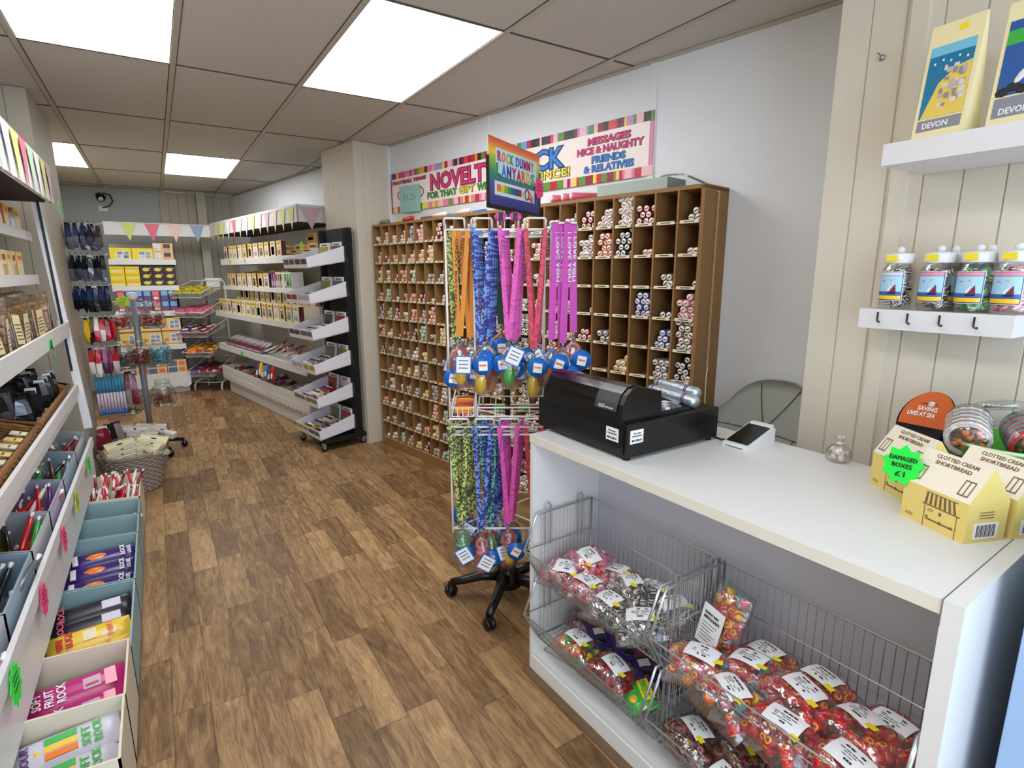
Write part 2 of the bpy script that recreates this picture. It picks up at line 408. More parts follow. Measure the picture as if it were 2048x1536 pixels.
# stick of rock: wrapped barrel, pale end face with a dark mark
def stick_mesh(body, face, mark, nm='rock_stick', n=8, R=.0165, L=.17):
    b = MB()
    b.lathe([(R * .85, 0), (R, .004), (R, L - .004), (R * .8, L)], body, n, Matrix.Rotation(-PI / 2, 4, 'X'), capb=False)
    Mx = Matrix.Rotation(-PI / 2, 4, 'X')
    b.lathe([(R * .83, -.0002), (R * .85, .0002)], face, n, Mx)
    b.box((-R * .55, -.0012, -R * .16), (R * .55, 0, R * .16), mark)
    return b.mesh(nm)
FACE = cm('rock_end_cream', 246, 238, 228, rough=.4)
KINDS = [('white', CWHITE, FACE, CDRED), ('pink', cm('rock_wrap_pink', 226, 160, 165, rough=.35), FACE, RED), ('red', CDRED, FACE, RED), ('brown', cm('rock_wrap_brown', 176, 140, 112, rough=.35), FACE, INK),
         ('grey', cm('rock_wrap_grey', 150, 146, 150, rough=.35), FACE, INK), ('green', cm('rock_wrap_green', 165, 200, 178, rough=.35), FACE, CGRN), ('orange', cm('rock_wrap_orange', 224, 140, 84, rough=.35), FACE, RED),
         ('black', cm('rock_wrap_black', 50, 46, 50, rough=.35), FACE, INK), ('yellow', cm('rock_wrap_yellow', 226, 204, 120, rough=.35), FACE, CORA), ('blue', cm('rock_wrap_blue', 80, 90, 150, rough=.35), FACE, CBLU)]
SM = {k[0]: stick_mesh(*k[1:]) for k in KINDS}
cnt = {}
for j, row in enumerate([[4,7,6,6,10,9,1,10],[6,4,6,5,6,7,10,0],[9,7,3,9,9,0,5,6],[6,9,2,4,6,5,2,3],[9,7,8,5,8,7,11,0],[8,5,2,4,7,11,4,11],[6,6,4,4,7,4,2,2],[1,6,4,5,8,10,0,3],[3,8,3,6,5,5,10,10],[5,6,5,7,0,1,10,7],[2,4,2,0,5,5,8,6],[3,6,7,7,5,7,5,6]]):
    for i, n_ in enumerate(row): cnt[(i, j)] = n_
for j in range(NR):
    for i in range(8, 17): cnt[(i, j)] = rnd.choice([0, 3, 4, 5, 6, 7, 9, 10])
for j, row in enumerate([[6,7,7,13,8,0,3],[4,9,10,11,2,0,2],[6,0,0,0,0,4,1],[5,1,0,0,10,2,9],[3,5,4,0,0,7,13],[1,3,0,6,0,8,9],[0,0,2,2,3,4,3],[2,4,0,5,3,0,6],[5,0,4,3,6,2,4],[0,5,6,2,0,4,3],[3,4,0,5,4,2,6],[4,2,5,3,6,4,2]]):
    for i, n_ in enumerate(row): cnt[(17 + i, j)] = n_
PREF = {(21, 0): 'red', (19, 1): 'orange', (21, 1): 'pink', (18, 4): 'red', (23, 3): 'pink', (22, 4): 'blue', (21, 3): 'blue', (23, 4): 'brown', (20, 5): 'yellow', (23, 5): 'black', (22, 5): 'grey', (22, 0): 'black',
        (20, 1): 'black', (18, 2): 'brown', (0, 3): 'red', (1, 3): 'green', (4, 2): 'green', (3, 2): 'orange', (7, 0): 'red', (7, 5): 'yellow', (5, 5): 'green', (6, 9): 'orange', (7, 9): 'green', (0, 5): 'orange', (4, 0): 'grey', (5, 0): 'pink'}
made = 0; pool = MB()
for i in range(NC - 1, -1, -1):
    for j in range(NR):
        n_ = cnt.get((i, j), 0)
        if not n_: continue
        kind = PREF.get((i, j)) or rnd.choice(['white', 'brown', 'grey', 'pink', 'white', 'green', 'yellow', 'brown', 'white', 'grey', 'orange', 'white', 'red', 'black'])
        zf = PZ1 - (j + 1) * ch + .0045 + .0165; xr = (i + 1) * cw - .0050 - .0168; xl = i * cw + .0205
        spots = []; r_ = 0
        while len(spots) < n_ and r_ < 5:
            m_ = 3 if (n_ > 4) else 2
            m_ = m_ - (r_ % 2) * (m_ > 2)
            for q in range(m_):
                x = xr - q * .0333 - (.0166 if r_ % 2 else 0)
                if x > xl and len(spots) < n_: spots.append((x, zf + r_ * .0287))
            r_ += 1
        col = ORD[NC - 1 - i]; rw = ORD[j]
        km = next(k for k in KINDS if k[0] == kind)
        for (x, z) in spots:
            y = .004 + rnd.random() * .022
            if made < 300:
                link('rock_stick', SM[kind], None, PF(x, y, z), (0, rnd.uniform(-.9, .9), WA), label=f'{kind} rock stick in the pigeonhole of the {rw} row down, {col} column from the right',
                     cat='rock stick', group=f'rock sticks in pigeonhole row {j+1} from the top, column {NC-i} from the right'); made += 1
            else:
                M = Matrix.Translation((x, y, z)) @ Matrix.Rotation(rnd.uniform(-.9, .9), 4, 'Y')
                R = .0165; Mx = M @ Matrix.Rotation(-PI / 2, 4, 'X')
                pool.lathe([(R * .85, 0), (R, .004), (R, .17)], km[1], 6, Mx, capb=False); pool.lathe([(R * .8, -.0003), (R * .85, .0003)], FACE, 6, Mx, capt=False)
                pool.box((-R * .5, -.0014, -R * .15), (R * .5, -.0003, R * .15), km[3], M)
pool.build('rock_stick', None, PF(0, 0, 0), (0, 0, WA), label='rest of the many rock sticks lying in the farther pigeonholes', cat='rock sticks', kind='stuff')
# things lying on top of the cabinet
def top_item(name, lab, cat, x, y, mb, rz=0., dz=0.): return mb.build(name, None, PF(x, y, PZ1 + .0125 + dz), (0, 0, WA + rz), label=lab, cat=cat)
cols = [('dull green', .12, cm('rock_wrap_dull_green', 130, 140, 100)), ('yellow', .22, CYEL), ('pale', .33, CWHITE), ('long red', .46, RED), ('silver', .66, DCHROME), ('yellow tipped', .72, CYEL), ('thin white', .86, CWHITE), ('teal', .92, CTEAL), ('brown', 1.02, CBRN), ('cream', 1.12, CWHITE), ('blue striped', 1.22, CBLU)]
for i, (nm, x, m_) in enumerate(cols):
    b = MB(); R = .0125 if i % 3 else .017
    b.tube([(-.09, 0, R), (-.075, 0, R), (.075, 0, R), (.09, 0, R)], [R * .4, R, R, R * .4], m_, 8)
    b.tube([(-.1, 0, R), (-.088, 0, R)], R * .55, CWHITE, 6)
    top_item('rock_stick', f'{nm} wrapped rock stick on top of the cabinet, {ORD[i]} from its left end', 'rock stick', x + .02, .03 + .05 * (i % 3), b, rnd.uniform(-.6, .6))
for i, x in enumerate((1.62, 1.70, 1.94, 2.02, 2.08)):
    b = MB(); R = .021
    b.tube([(0, 0, R), (0, .01, R), (0, .16, R), (0, .17, R)], [R * .9, R, R, R * .8], PINK if i > 1 else CWHITE, 10); b.tube([(0, -.004, R), (0, .001, R)], R * .8, FACE, 10)
    top_item('rock_stick', ['fat white rock stick behind the rainbow sign on the cabinet top', 'fat white rock stick just right of the rainbow sign on the cabinet top', 'fat pink rock stick, left of the three on the cabinet top', 'fat pink rock stick, middle of the three on the cabinet top', 'fat pink rock stick, right of the three on the cabinet top'][i],
             'rock stick', x, .015, b, -.5 if i > 1 else .1)
GG = cm('grey_green_card_box', 170, 182, 172, rough=.6); GG2 = cm('grey_box_end', 138, 146, 142, rough=.6)
t = thing('storage_box', 'flat grey-green box lying on top of the pigeonhole cabinet', 'box', PF(2.26, .01, PZ1 + .0125), WA)
MB().box((0, 0, 0), (.40, .16, .052), GG).build('body', t); MB().box((.40, 0, 0), (.402, .16, .05), GG2).build('end_label', t)
b = MB(); pts = [(.0 + .32 * k / 14, .02 * math.sin(k), .06 * math.sin(PI * k / 14) + .004) for k in range(15)]
b.tube(pts, .0028, DCHROME, 5); b.tube([(p[0], p[1] + .01, p[2] + .004) for p in pts], .0028, DCHROME, 5)
top_item('wire_coil', 'grey bent cable arching over the right end of the cabinet top', 'cable', 2.50, .05, b)
# crinkled white ribbon hanging down the right side of the cabinet
b = MB(); pts = []
for k in range(150): pts.append((Wd + .013, .115 + .009 * (1 if k % 2 else -1), 1.80 - k * .0053))
pts += [(Wd + .013, .115, .99), (Wd + .013, .113, .93), (Wd + .013, .118, .80)]
b.tube(pts, .0034, PAPERC, 4)
b.build('hanging_ribbon', None, PF(0, 0, 0), (0, 0, WA), label='cream crinkled ribbon hanging down the right side of the pigeonhole cabinet', cat='ribbon')

# ---------------------------------------------------------------- banner on the wall
bn = thing('banner_sign', 'long striped banner reading NOVELTY ROCK above the pigeonhole cabinet', 'sign', WF(.04, -.012, 0), WA)
BL = 2.485; z0, z1 = 1.93, 2.235
pal = [(200, 30, 60), (150, 20, 60), (230, 130, 170), (240, 220, 60), (90, 150, 50), (20, 40, 30), (240, 150, 40), (220, 60, 90), (90, 170, 220), (70, 30, 60), (250, 190, 200), (200, 60, 30), (120, 40, 60), (200, 140, 190)]
BP = [cm('banner_stripe_%d' % i, *c_, rough=.4) for i, c_ in enumerate(pal)]
b = MB(); x = 0; r2 = random.Random(3)
while x < BL:
    ww = min(r2.uniform(.012, .05), BL - x); m_ = r2.choice(BP); m2 = r2.choice(BP[:4] + BP[10:11] + BP[4:5])
    b.box((x, 0, z1 - .05), (x + ww, .006, z1), m_); b.box((x, 0, z0), (x + ww, .006, z0 + .05), m2); x += ww
b.box((0, 0, z0 + .05), (.02, .006, z1 - .05), BP[1]); b.box((BL - .02, 0, z0 + .05), (BL, .006, z1 - .05), BP[2])
b.build('striped_border', bn)
BCR = cm('banner_cream', 246, 232, 226, rough=.35)
MB().box((.018, -.0008, z0 + .046), (BL - .022, .0055, z1 - .046), BCR).build('cream_panel', bn)
PK = cm('banner_pink_letters', 216, 50, 120); PKD = cm('banner_plum_outline', 120, 14, 60); BB = cm('banner_blue_letters', 30, 130, 215); BD = cm('banner_navy_outline', 14, 40, 90)
GRL = cm('banner_green_letters', 60, 165, 50); YLL = cm('banner_yellow_letters', 245, 225, 50); REDL = cm('banner_crimson_letters', 200, 30, 90)
Y = -.0015
def bt(s, x0, x1, z, h, mt, ol, bold=.02): text(s, x0 - .04, z, x1 - x0, h, mt, bn, Y - .0012, 'letters', bold, ol, bold + .045)
bt('NOVELTY', .605, 1.335, 2.058, .105, PK, PKD); bt('ROCK', 1.47, 1.93, 2.052, .108, BB, BD)
bt('FOR THAT', .56, .92, 1.998, .042, GRL, INK); bt('GIFT', .95, 1.12, 1.998, .044, YLL, INK); bt('WITH A', 1.15, 1.40, 1.998, .044, GRL, INK); bt('DIFFERENCE!', 1.44, 1.98, 1.994, .046, YLL, INK)
bt('MESSAGES', 2.11, 2.39, 2.132, .034, PK, PKD); bt('NICE & NAUGHTY', 2.035, 2.47, 2.085, .034, PK, PKD)
bt('FRIENDS', 2.14, 2.36, 2.036, .034, BB, BD); bt('& RELATIVES', 2.085, 2.415, 1.99, .034, BB, BD)
bt('FOOTBALL TEAMS', .075, .545, 2.146, .024, REDL, INK)
b = MB(); n = 28; ring = [(.285 + .185 * math.cos(2 * PI * k / n), -.0018, 2.06 + .055 * math.sin(2 * PI * k / n)) for k in range(n)]
b.tube(ring, .004, PKD, 4, closed=True); b.build('oval_mark', bn)
cd = thing('price_card', 'pale blue-green price card pinned over the left end of the banner', 'card', WF(.185, -.021, 1.922), WA, rot=(.03, .02, WA))
MB().box((0, 0, 0), (.285, .003, .20), cm('pale_teal_card', 160, 205, 198, rough=.7)).build('card', cd)
text('£1.25', .05, .09, .17, .05, cm('faded_teal_ink', 120, 165, 168), cd, -.001, 'handwriting')
# ---------------------------------------------------------------- spinning lanyard stand
SA = -.5696; SO = (1.21, 1.925); SF = Fr(*SO, SA)
st = thing('lanyard_spinner_stand', 'white wire spinner stand on a black castor base hung with lanyards', 'display stand', SF(0, 0, 0), SA)
b = MB()
b.lathe([(.06, .055), (.06, .10), (.035, .13), (.028, .16)], BLACK, 14); b.build('hub', st)
c1 = Vector((.983 - 1.21, 2.067 - 1.925)); a0 = math.atan2(c1.y, c1.x) - SA
for k in range(5):
    a = a0 + k * 2 * PI / 5; cx, cy = math.cos(a), math.sin(a)
    b = MB(); b.tube([(cx * .04, cy * .04, .10), (cx * .12, cy * .12, .10), (cx * .2, cy * .2, .078), (cx * .262, cy * .262, .066)], [.026, .024, .02, .017], BLACK, 8)
    l = b.build('base_arm', st)
    w_ = MB(); M = Matrix.Translation((cx * .262, cy * .262, .026)) @ Matrix.Rotation(a + .9, 4, 'Z') @ Matrix.Rotation(PI / 2, 4, 'X')
    w_.lathe([(.024, -.019), (.026, -.015), (.026, -.004), (.018, -.003), (.018, .003), (.026, .004), (.026, .015), (.024, .019)], BLACK, 14, M)
    w_.box((-.014 + cx * .262, -.014 + cy * .262, .028), (.014 + cx * .262, .014 + cy * .262, .062), BLACK); w_.build('castor', l)
MB().tube([(0, 0, .15), (0, 0, 1.70)], .012, BLACK, 10).build('pole', st)
for nm, zt, zb in (('upper_frame', 1.625, .80), ('lower_frame', .872, .40)):
    b = MB(); r = .0042
    xs = [-.225, .165] ; ys = [-.185, .185]
    for z in (zt - .02, zb + .02):
        b.tube([(-.225, -.185, z), (.165, -.185, z), (.165, .185, z), (-.225, .185, z)], r, WWIRE, 6, closed=True)
        b.tube([(-.225, -.185, z), (.165, .185, z)], r * .8, WWIRE, 5); b.tube([(.165, -.185, z), (-.225, .185, z)], r * .8, WWIRE, 5)
    for z in (zt - .045,): b.tube([(-.225, -.16, z), (.165, -.16, z)], r, WWIRE, 6)
    pp = [(-.225, -.185), (.165, -.185), (.165, .185), (-.225, .185), (-.11, .1), (.155, .1), (-.122, -.185)]
    for (x, y) in pp: b.tube([(x, y, zb), (x, y, zt)], r * 1.05, WWIRE, 6)
    b.build(nm, st)
    for i, lx in enumerate((-.19, -.09, .007, .107)):
        h = MB(); z = zt + .012
        h.tube([(lx - .037, -.185, z - .03), (lx - .037, -.2, z), (lx - .033, -.205, z + .006), (lx + .033, -.205, z + .006), (lx + .037, -.2, z), (lx + .037, -.185, z - .03)], r, WWIRE, 6)
        h.tube([(lx - .037, -.185, z - .03), (lx - .037, -.10, z - .045), (lx + .037, -.10, z - .045), (lx + .037, -.185, z - .03)], r * .9, WWIRE, 5)
        h.build('hook', st)
h = MB(); h.tube([(.165, -.185, 1.605), (.18, -.21, 1.625), (.255, -.21, 1.625), (.265, -.185, 1.605), (.165, -.05, 1.60)], .0042, WWIRE, 6); h.build('side_hook', st)
# little trays of rock at the waist
b = MB()
for x0, x1, z in ((-.215, -.13, .90), (-.115, .155, .90)):
    for dz in (0, .035): b.tube([(x0, -.205, z + dz), (x1, -.205, z + dz), (x1, -.03, z + dz + .04), (x0, -.03, z + dz + .04)], .0032, WWIRE, 5, closed=True)
    for k in range(5): q = x0 + (x1 - x0) * k / 4; b.tube([(q, -.205, z + .035), (q, -.205, z), (q, -.03, z + .04)], .002, WWIRE, 4)
b.build('waist_tray', st)
for i in range(7):
    m_ = [CORA, CYEL, CORA, RED, CORA, CYEL, RED][i]
    b = MB(); b.tube([(-.036, 0, 0), (-.028, 0, 0), (.028, 0, 0), (.036, 0, 0)], [.004, .007, .007, .004], m_, 6)
    b.build('wrapped_sweet', None, SF(-.172, -.19 + .022 * i, .913 + .005 * i), (0, 0, SA + rnd.uniform(-.12, .12)),
            label=f'{["orange","yellow","orange","red","orange","yellow","red"][i]} wrapped sweet in the left waist tray, {ORD[i]} from its front edge', cat='sweet')
for i in range(5):
    b = MB(); b.tube([(-.036, 0, 0), (-.028, 0, 0), (.028, 0, 0), (.036, 0, 0)], [.004, .009, .009, .004], CGRN if i % 2 else CDRED, 6)
    b.build('wrapped_sweet', None, SF(-.075 + .05 * i, -.15, .922), (0, 0, SA + .1), label=f'{"green" if i % 2 else "dark red"} wrapped sweet in the wide waist tray, {ORD[i]} from the left', cat='sweet')
# rainbow header sign on the pole
v0 = Vector((-.062, -.17)); v1 = Vector((.139, .20)); sw_ = (v1 - v0).length; sa = math.atan2((v1 - v0).y, (v1 - v0).x)
hs = link('header_sign', None, st, (v0.x, v0.y, 1.69), (0, 0, sa))
SH = .245
b = MB(); b.box((-.008, -.002, -.006), (sw_ + .008, .008, .008), BLACK); b.box((-.008, -.002, 0), (0, .008, SH * .72), BLACK); b.box((sw_, -.002, 0), (sw_ + .008, .008, SH * .72), BLACK); b.box((0, .002, 0), (sw_, .007, SH), WHITE)
b.build('sign_holder', hs)
def rainbow():
    m = bpy.data.materials.new('rainbow_print'); m.use_nodes = True; nt = m.node_tree; b_ = nt.nodes['Principled BSDF']
    tc = nt.nodes.new('ShaderNodeTexCoord'); s_ = nt.nodes.new('ShaderNodeSeparateXYZ'); r_ = nt.nodes.new('ShaderNodeMapRange'); c_ = nt.nodes.new('ShaderNodeValToRGB')
    nt.links.new(tc.outputs['Object'], s_.inputs[0]); nt.links.new(s_.outputs[2], r_.inputs['Value']); r_.inputs['From Max'].default_value = SH
    nt.links.new(r_.outputs[0], c_.inputs[0]); nt.links.new(c_.outputs[0], b_.inputs['Base Color']); b_.inputs['Roughness'].default_value = .3
    e = c_.color_ramp; cl = [(0, (60, 50, 130)), (.28, (50, 70, 150)), (.5, (30, 130, 90)), (.68, (140, 190, 50)), (.8, (250, 200, 40)), (.93, (235, 110, 40)), (1, (225, 70, 50))]
    e.elements[0].color = (*srgb(*cl[0][1]), 1); e.elements[1].color = (*srgb(*cl[-1][1]), 1)
    for p, c in cl[1:-1]: k = e.elements.new(p); k.color = (*srgb(*c), 1)
    return m
MB().box((0, 0, 0), (sw_, .003, SH), rainbow()).build('printed_panel', hs)
PB = cm('pale_blue_print', 205, 225, 235)
b = MB(); b.box((.05, -.001, .115), (sw_ - .03, 0, .212), PB); b.box((.04, -.001, .045), (sw_ - .05, 0, .095), WHITE); b.build('white_backing', hs)
x = .06
for s, c in zip('ROCK DUMMY', [(190, 40, 50), (230, 120, 50), (200, 170, 60), (90, 160, 70), None, (70, 110, 190), (80, 50, 130), (170, 40, 110), (190, 40, 60), (220, 130, 50)]):
    if c: text(s, x, .168, .026, .034, cm('sign_ink_%d_%d' % (c[0], c[1]), *c), hs, -.002, 'letters', .03)
    x += .0325 if c else .014
x = .05
for s, c in zip('LANYARDS', [(40, 130, 80), (60, 120, 200), (70, 50, 130), (160, 40, 110), (190, 40, 60), (230, 110, 40), (220, 180, 50), (90, 160, 70)]):
    text(s, x, .116, .034, .042, cm('sign_ink_%d_%d' % (c[0], c[1]), *c), hs, -.002, 'letters', .03); x += .0405
b = MB()
for i, c in enumerate([(225, 120, 60), (240, 200, 50), (130, 180, 60), (50, 140, 90), (50, 100, 150), (70, 60, 130), (110, 60, 90)]): b.box((.055 + .028 * i, -.002, .058), (.084 + .028 * i, -.001, .084), cm('lanyard_print_%d' % i, *c))
b.box((.255, -.002, .062), (.275, -.001, .080), CYEL)
n = 14; b.tube([(.30 + .017 * math.cos(2 * PI * k / n), -.002, .072 + .02 * math.sin(2 * PI * k / n)) for k in range(n)], .003, CBRN, 4, closed=True)
b.tube([(.318, -.002, .085), (.35, -.002, .06)], .005, CORA, 5); b.tube([(.312, -.002, .062), (.35, -.002, .05)], .004, RED, 5)
b.build('printed_lanyard_picture', hs)
price_star('neon pink price star clipped to the right edge of the rainbow sign', SF(v1.x, v1.y - .01, 1.80), (0, .1, SA + sa), NPINK, .048)
# lanyards ---------------------------------------------------------------
def pat_mat(name, c1, c2, scale=70, thr=.5):
    m = mat(name, srgb(*c1), .5)
    nt = m.node_tree; b_ = nt.nodes['Principled BSDF']; tc = nt.nodes.new('ShaderNodeTexCoord'); v = nt.nodes.new('ShaderNodeTexVoronoi'); v.inputs['Scale'].default_value = scale
    cr = nt.nodes.new('ShaderNodeValToRGB'); cr.color_ramp.interpolation = 'CONSTANT'
    e = cr.color_ramp; e.elements[0].color = (*srgb(*c1), 1); e.elements[1].position = thr; e.elements[1].color = (*srgb(*c2), 1)
    sx = nt.nodes.new('ShaderNodeSeparateColor')
    nt.links.new(tc.outputs['Object'], v.inputs['Vector']); nt.links.new(v.outputs['Color'], sx.inputs[0]); nt.links.new(sx.outputs[0], cr.inputs[0]); nt.links.new(cr.outputs[0], b_.inputs['Base Color'])
    return m
LO = cm('orange_strap', 222, 140, 40, rough=.5); LOT = INK
LB = pat_mat('blue_skull_strap', (40, 44, 130), (110, 150, 220), 130, .5); LG = pat_mat('yellow_green_skull_strap', (70, 90, 60), (200, 205, 110), 150, .5)
LK = pat_mat('pink_strap', (228, 90, 180), (206, 66, 158), 140, .8); LC = pat_mat('coral_strap', (214, 70, 90), (180, 40, 70), 140, .6); LP = cm('magenta_strap', 196, 52, 168, rough=.45)
LDG = cm('dark_green_strap', 22, 80, 50, rough=.5); LBR = cm('rust_brown_strap', 140, 66, 36, rough=.5); LLG = pat_mat('teal_skull_strap', (30, 60, 90), (110, 180, 170), 140, .5)
TAGB = cm('blue_round_tag', 24, 104, 190, rough=.3)
def ribbon(b, p, q, w_, mt, ty=0.):
    p = Vector(p); q = Vector(q); x = Vector((w_ / 2, 0, 0)); n = 8; vs = []; fs = []
    for i in range(n + 1):
        t = i / n; c = p.lerp(q, t); tw = ty * math.sin(PI * t); xx = Vector((w_ / 2 * math.cos(tw), w_ / 2 * math.sin(tw), 0))
        for yy in (0, .0012): vs += [c - xx + Vector((0, yy, 0)), c + xx + Vector((0, yy, 0))]
    for i in range(n):
        o = 4 * i; fs += [(o, o + 1, o + 5, o + 4), (o + 3, o + 2, o + 6, o + 7), (o + 1, o + 3, o + 7, o + 5), (o + 2, o, o + 4, o + 6)]
    b.add(vs, fs, mt)
def lanyard(lab, lx, ly, zt, ln, gap, sm, candy, tagc=TAGB, w_=.017, grp=None, tw=0., letters=None, dx=0., yaw=0.):
    """two straps falling from the hook and meeting at a metal clip, with a wrapped candy dummy and a card tag"""
    t = thing('lanyard', lab, 'lanyard', SF(lx, ly, zt), rot=(0, 0, SA + yaw))
    b = MB(); bot = (dx, 0, -ln)
    ribbon(b, (-gap / 2, 0, 0), (dx - .004, 0, -ln), w_, sm, tw); ribbon(b, (gap / 2, .003, 0), (dx + .004, .003, -ln), w_, sm, -tw)
    if gap < .03: b.box((-gap / 2 - w_ / 2, 0, -.002), (gap / 2 + w_ / 2, .02, .003), sm)
    s = b.build('strap', t)
    if letters:
        for sx_ in (-1, 1):
            ang = math.atan2(sx_ * gap / 2 + 0 - dx, ln)
            link('lettering', text_mesh(letters[0], letters[1]), s, (sx_ * gap / 2 * .93 + dx * .07 + .005 - .001, -.0012, -ln * .07 - (0)), (PI / 2, PI / 2 - ang * 1.0, 0), scale=(letters[2], .012, 1))
    b = MB(); b.tube([(dx, 0, -ln), (dx, 0, -ln - .012)], .006, DCHROME, 6); b.tube([(dx, 0, -ln - .01), (dx + .006, 0, -ln - .022), (dx + .004, 0, -ln - .042), (dx - .005, 0, -ln - .04), (dx - .005, 0, -ln - .02), (dx, 0, -ln - .01)], .0024, CHROME, 5)
    b.build('metal_clip', t)
    b = MB(); z = -ln - .045
    n = 12; b.tube([(dx + .021 * math.cos(2 * PI * k / n), 0, z - .016 + .021 * math.sin(2 * PI * k / n)) for k in range(n)], .006, candy[0], 5, closed=True)
    b.lathe([(.002, z - .044), (.026, z - .046), (.028, z - .053), (.018, z - .058)], candy[0], 10, Matrix.Translation((dx, 0, 0)))
    b.lathe([(.016, z - .058), (.018, z - .07), (.024, z - .09), (.022, z - .12), (.012, z - .138), (.001, z - .142)], candy[1], 10, Matrix.Translation((dx, 0, 0)))
    dm = b.build('candy_dummy', t)
    b = MB(); b.lathe([(.008, z + .014), (.034, z - .012), (.038, z - .06), (.033, z - .13), (.006, z - .15)], PLASD, 9, Matrix.Translation((dx, 0, 0)), capb=False, capt=False); b.build('clear_wrapper', dm)
    b = MB(); M = Matrix.Translation((dx + rnd.uniform(-.03, .03), -.044, z - .03 + rnd.uniform(-.06, .03))) @ Matrix.Rotation(rnd.uniform(-.6, .6), 4, 'Y')
    if tagc is TAGB:
        b.lathe([(.038, -.0008), (.038, .0008)], TAGB, 18, M @ Matrix.Rotation(PI / 2, 4, 'X')); b.box((-.015, -.003, -.02), (.018, -.0008, .015), PAPER, M); b.box((-.012, -.0034, -.004), (.014, -.003, .003), CORA, M)
    else:
        b.box((-.026, -.001, -.03), (.026, .001, .03), PAPER, M); b.box((-.03, 0, -.034), (.03, .002, .034), TAGB, M)
        for q in range(3): b.box((-.018, -.0016, .014 - q * .014), (.018, -.001, .018 - q * .014), INKG, M)
    b.build('tag', t)
    return t
CAND = [(RED, CYEL), (CWHITE, RED), (PINK, CORA), (CGRN, CYEL), (RED, RED), (CWHITE, CGRN), (CBLU, CORA)]
z = 1.60
LY = -.215
defs = []
for i in range(4): defs.append((f'orange lanyard with black lettering at the upper left of the stand, {ORD[i]} from the front', -.165 + .014 * i, LY + .04 * i, z, .40 + .0 * i, .05, LO, ('GREAT BIRTHDAY', INK, .034)))
for i in range(3): defs.append((f'yellow-green patterned lanyard left of the orange ones on the upper tier, {ORD[i]} from the front', -.205, LY + .04 + .05 * i, z, .41, .022, LG, None))
for i in range(4): defs.append((f'navy and teal skull lanyard on the upper tier, {ORD[i]} from the front of its hook', -.088 + .006 * i, LY + .04 * i, z + .01, .43, .066, LB, None))
defs.append(('dark green lanyard half hidden between the skull and pink lanyards', -.035, LY + .14, z, .37, .02, LDG, ('DEVON', PAPER, .03)))
for i in range(5): defs.append((f'pink lanyard with crossing straps on the upper tier, {ORD[i]} from the front of its hook', .012 + .006 * i, LY + .03 * i, z + .01, .43 + .0 * i, .072, LK, ('I LOVE ROCK', CPUR, .028)))
for i in range(3): defs.append((f'coral red lanyard on the upper tier beside the pink, {ORD[i]} from the front', .107, LY + .05 * i, z + .005, .43, .072, LC, ('FOLLOW ME', CDRED, .028)))
for i in range(4): defs.append((f'magenta lanyard with white lettering at the upper right, {ORD[i]} from the left', .178 + .022 * i, LY + .012 * (i % 2), z + .025, .425, .0035, LP, ('I LOVE YOU', PAPER, .034)))
for i in range(5): defs.append((f'yellow-green skull lanyard on the lower tier, {ORD[i]} from the front of its hook', -.195 + .012 * i, LY + .035 * i, .862, .42, .066, LG, None))
defs.append(('rust brown lanyard behind the skull lanyards on the lower tier', -.185, LY + .12, .862, .34, .03, LBR, None))
for i in range(5): defs.append((f'blue skull lanyard on the lower tier, {ORD[i]} from the front of its hook', -.095 + .012 * i, LY + .035 * i, .862, .43, .066, LB if i != 1 else LLG, None))
for i in range(5): defs.append((f'pink crossing lanyard on the lower tier, {ORD[i]} from the front of its hook', .003 + .008 * i, LY + .03 * i, .862, .43, .07, LK, ('I LOVE ROCK', CPUR, .028)))
defs.append(('coral red lanyard on the lower tier next to the counter', .105, LY + .03, .862, .42, .07, LC, None))
for i, (lab, lx, ly, zt, ln, gap, sm, lt) in enumerate(defs):
    lanyard(lab, lx, ly, zt, ln + rnd.uniform(-.03, .02), gap, sm, CAND[i % 7], TAGB if i % 3 else None, letters=lt, dx=rnd.uniform(-.014, .014), w_=.017 if 'magenta' not in lab else .02)

for i, (dx_, m_) in enumerate(((-.026, LK), (.026, LK))):
    b = MB(); b.ball((0, 0, 0), (.024, .014, .018), m_, 10, 7); b.box((-.008, -.016, -.014), (.008, .016, .014), BLACK)
    b.build('folded_lanyard', None, SF(.007 + dx_, -.2, 1.648), (0, 0, SA), label=f'pink folded lanyard clip on top of the third hook, {"left" if i == 0 else "right"} half', cat='lanyard')
# ---------------------------------------------------------------- the sales counter
KA = math.atan2(-1.18, .037); KF = Fr(1.021, 1.482, KA); KH = .91; KL = 1.205; KD = .60
ct = thing('sales_counter', 'white open-backed sales counter holding wire baskets of sweets', 'counter', KF(0, 0, 0), KA)
EDGE = cm('ivory_edge_band', 226, 222, 208, rough=.4)
b = MB(); b.box((.0, .0, KH - .03), (KL - .03, KD, KH), WHITE); b.box((.0, -.0015, KH - .029), (KL - .03, 0, KH - .001), EDGE); b.build('worktop', ct); MB().box((KL - .0315, -.0035, KH - .05), (KL - .0295, KD, KH + .0004), INKG).build('seam', ct)
b = MB(); b.box((0, .002, 0), (.018, KD, KH - .03), WHITE); b.build('end_panel', ct)
b = MB(); b.box((KL - .03, -.003, 0), (KL, KD, KH), WHITE); b.build('end_panel', ct)
MB().box((.018, .31, .08), (KL - .03, .325, KH - .03), cm('back_panel_pale_grey', 206, 206, 216, rough=.5)).build('back_panel', ct)
MB().box((.018, .004, .062), (KL - .03, .31, .08), WHITE).build('bottom_shelf', ct)
MB().box((.018, .001, .0), (KL - .03, .016, .062), WHITE).build('plinth', ct)
MB().box((-.0, -.03, 0.0005), (KL, 0.0, .007), cm('worn_floor_trim', 110, 84, 58, rough=.7, noise=.3, nscale=30)).build('trim_floor_strip', None, KF(0, 0, 0), (0, 0, KA), kind='structure')
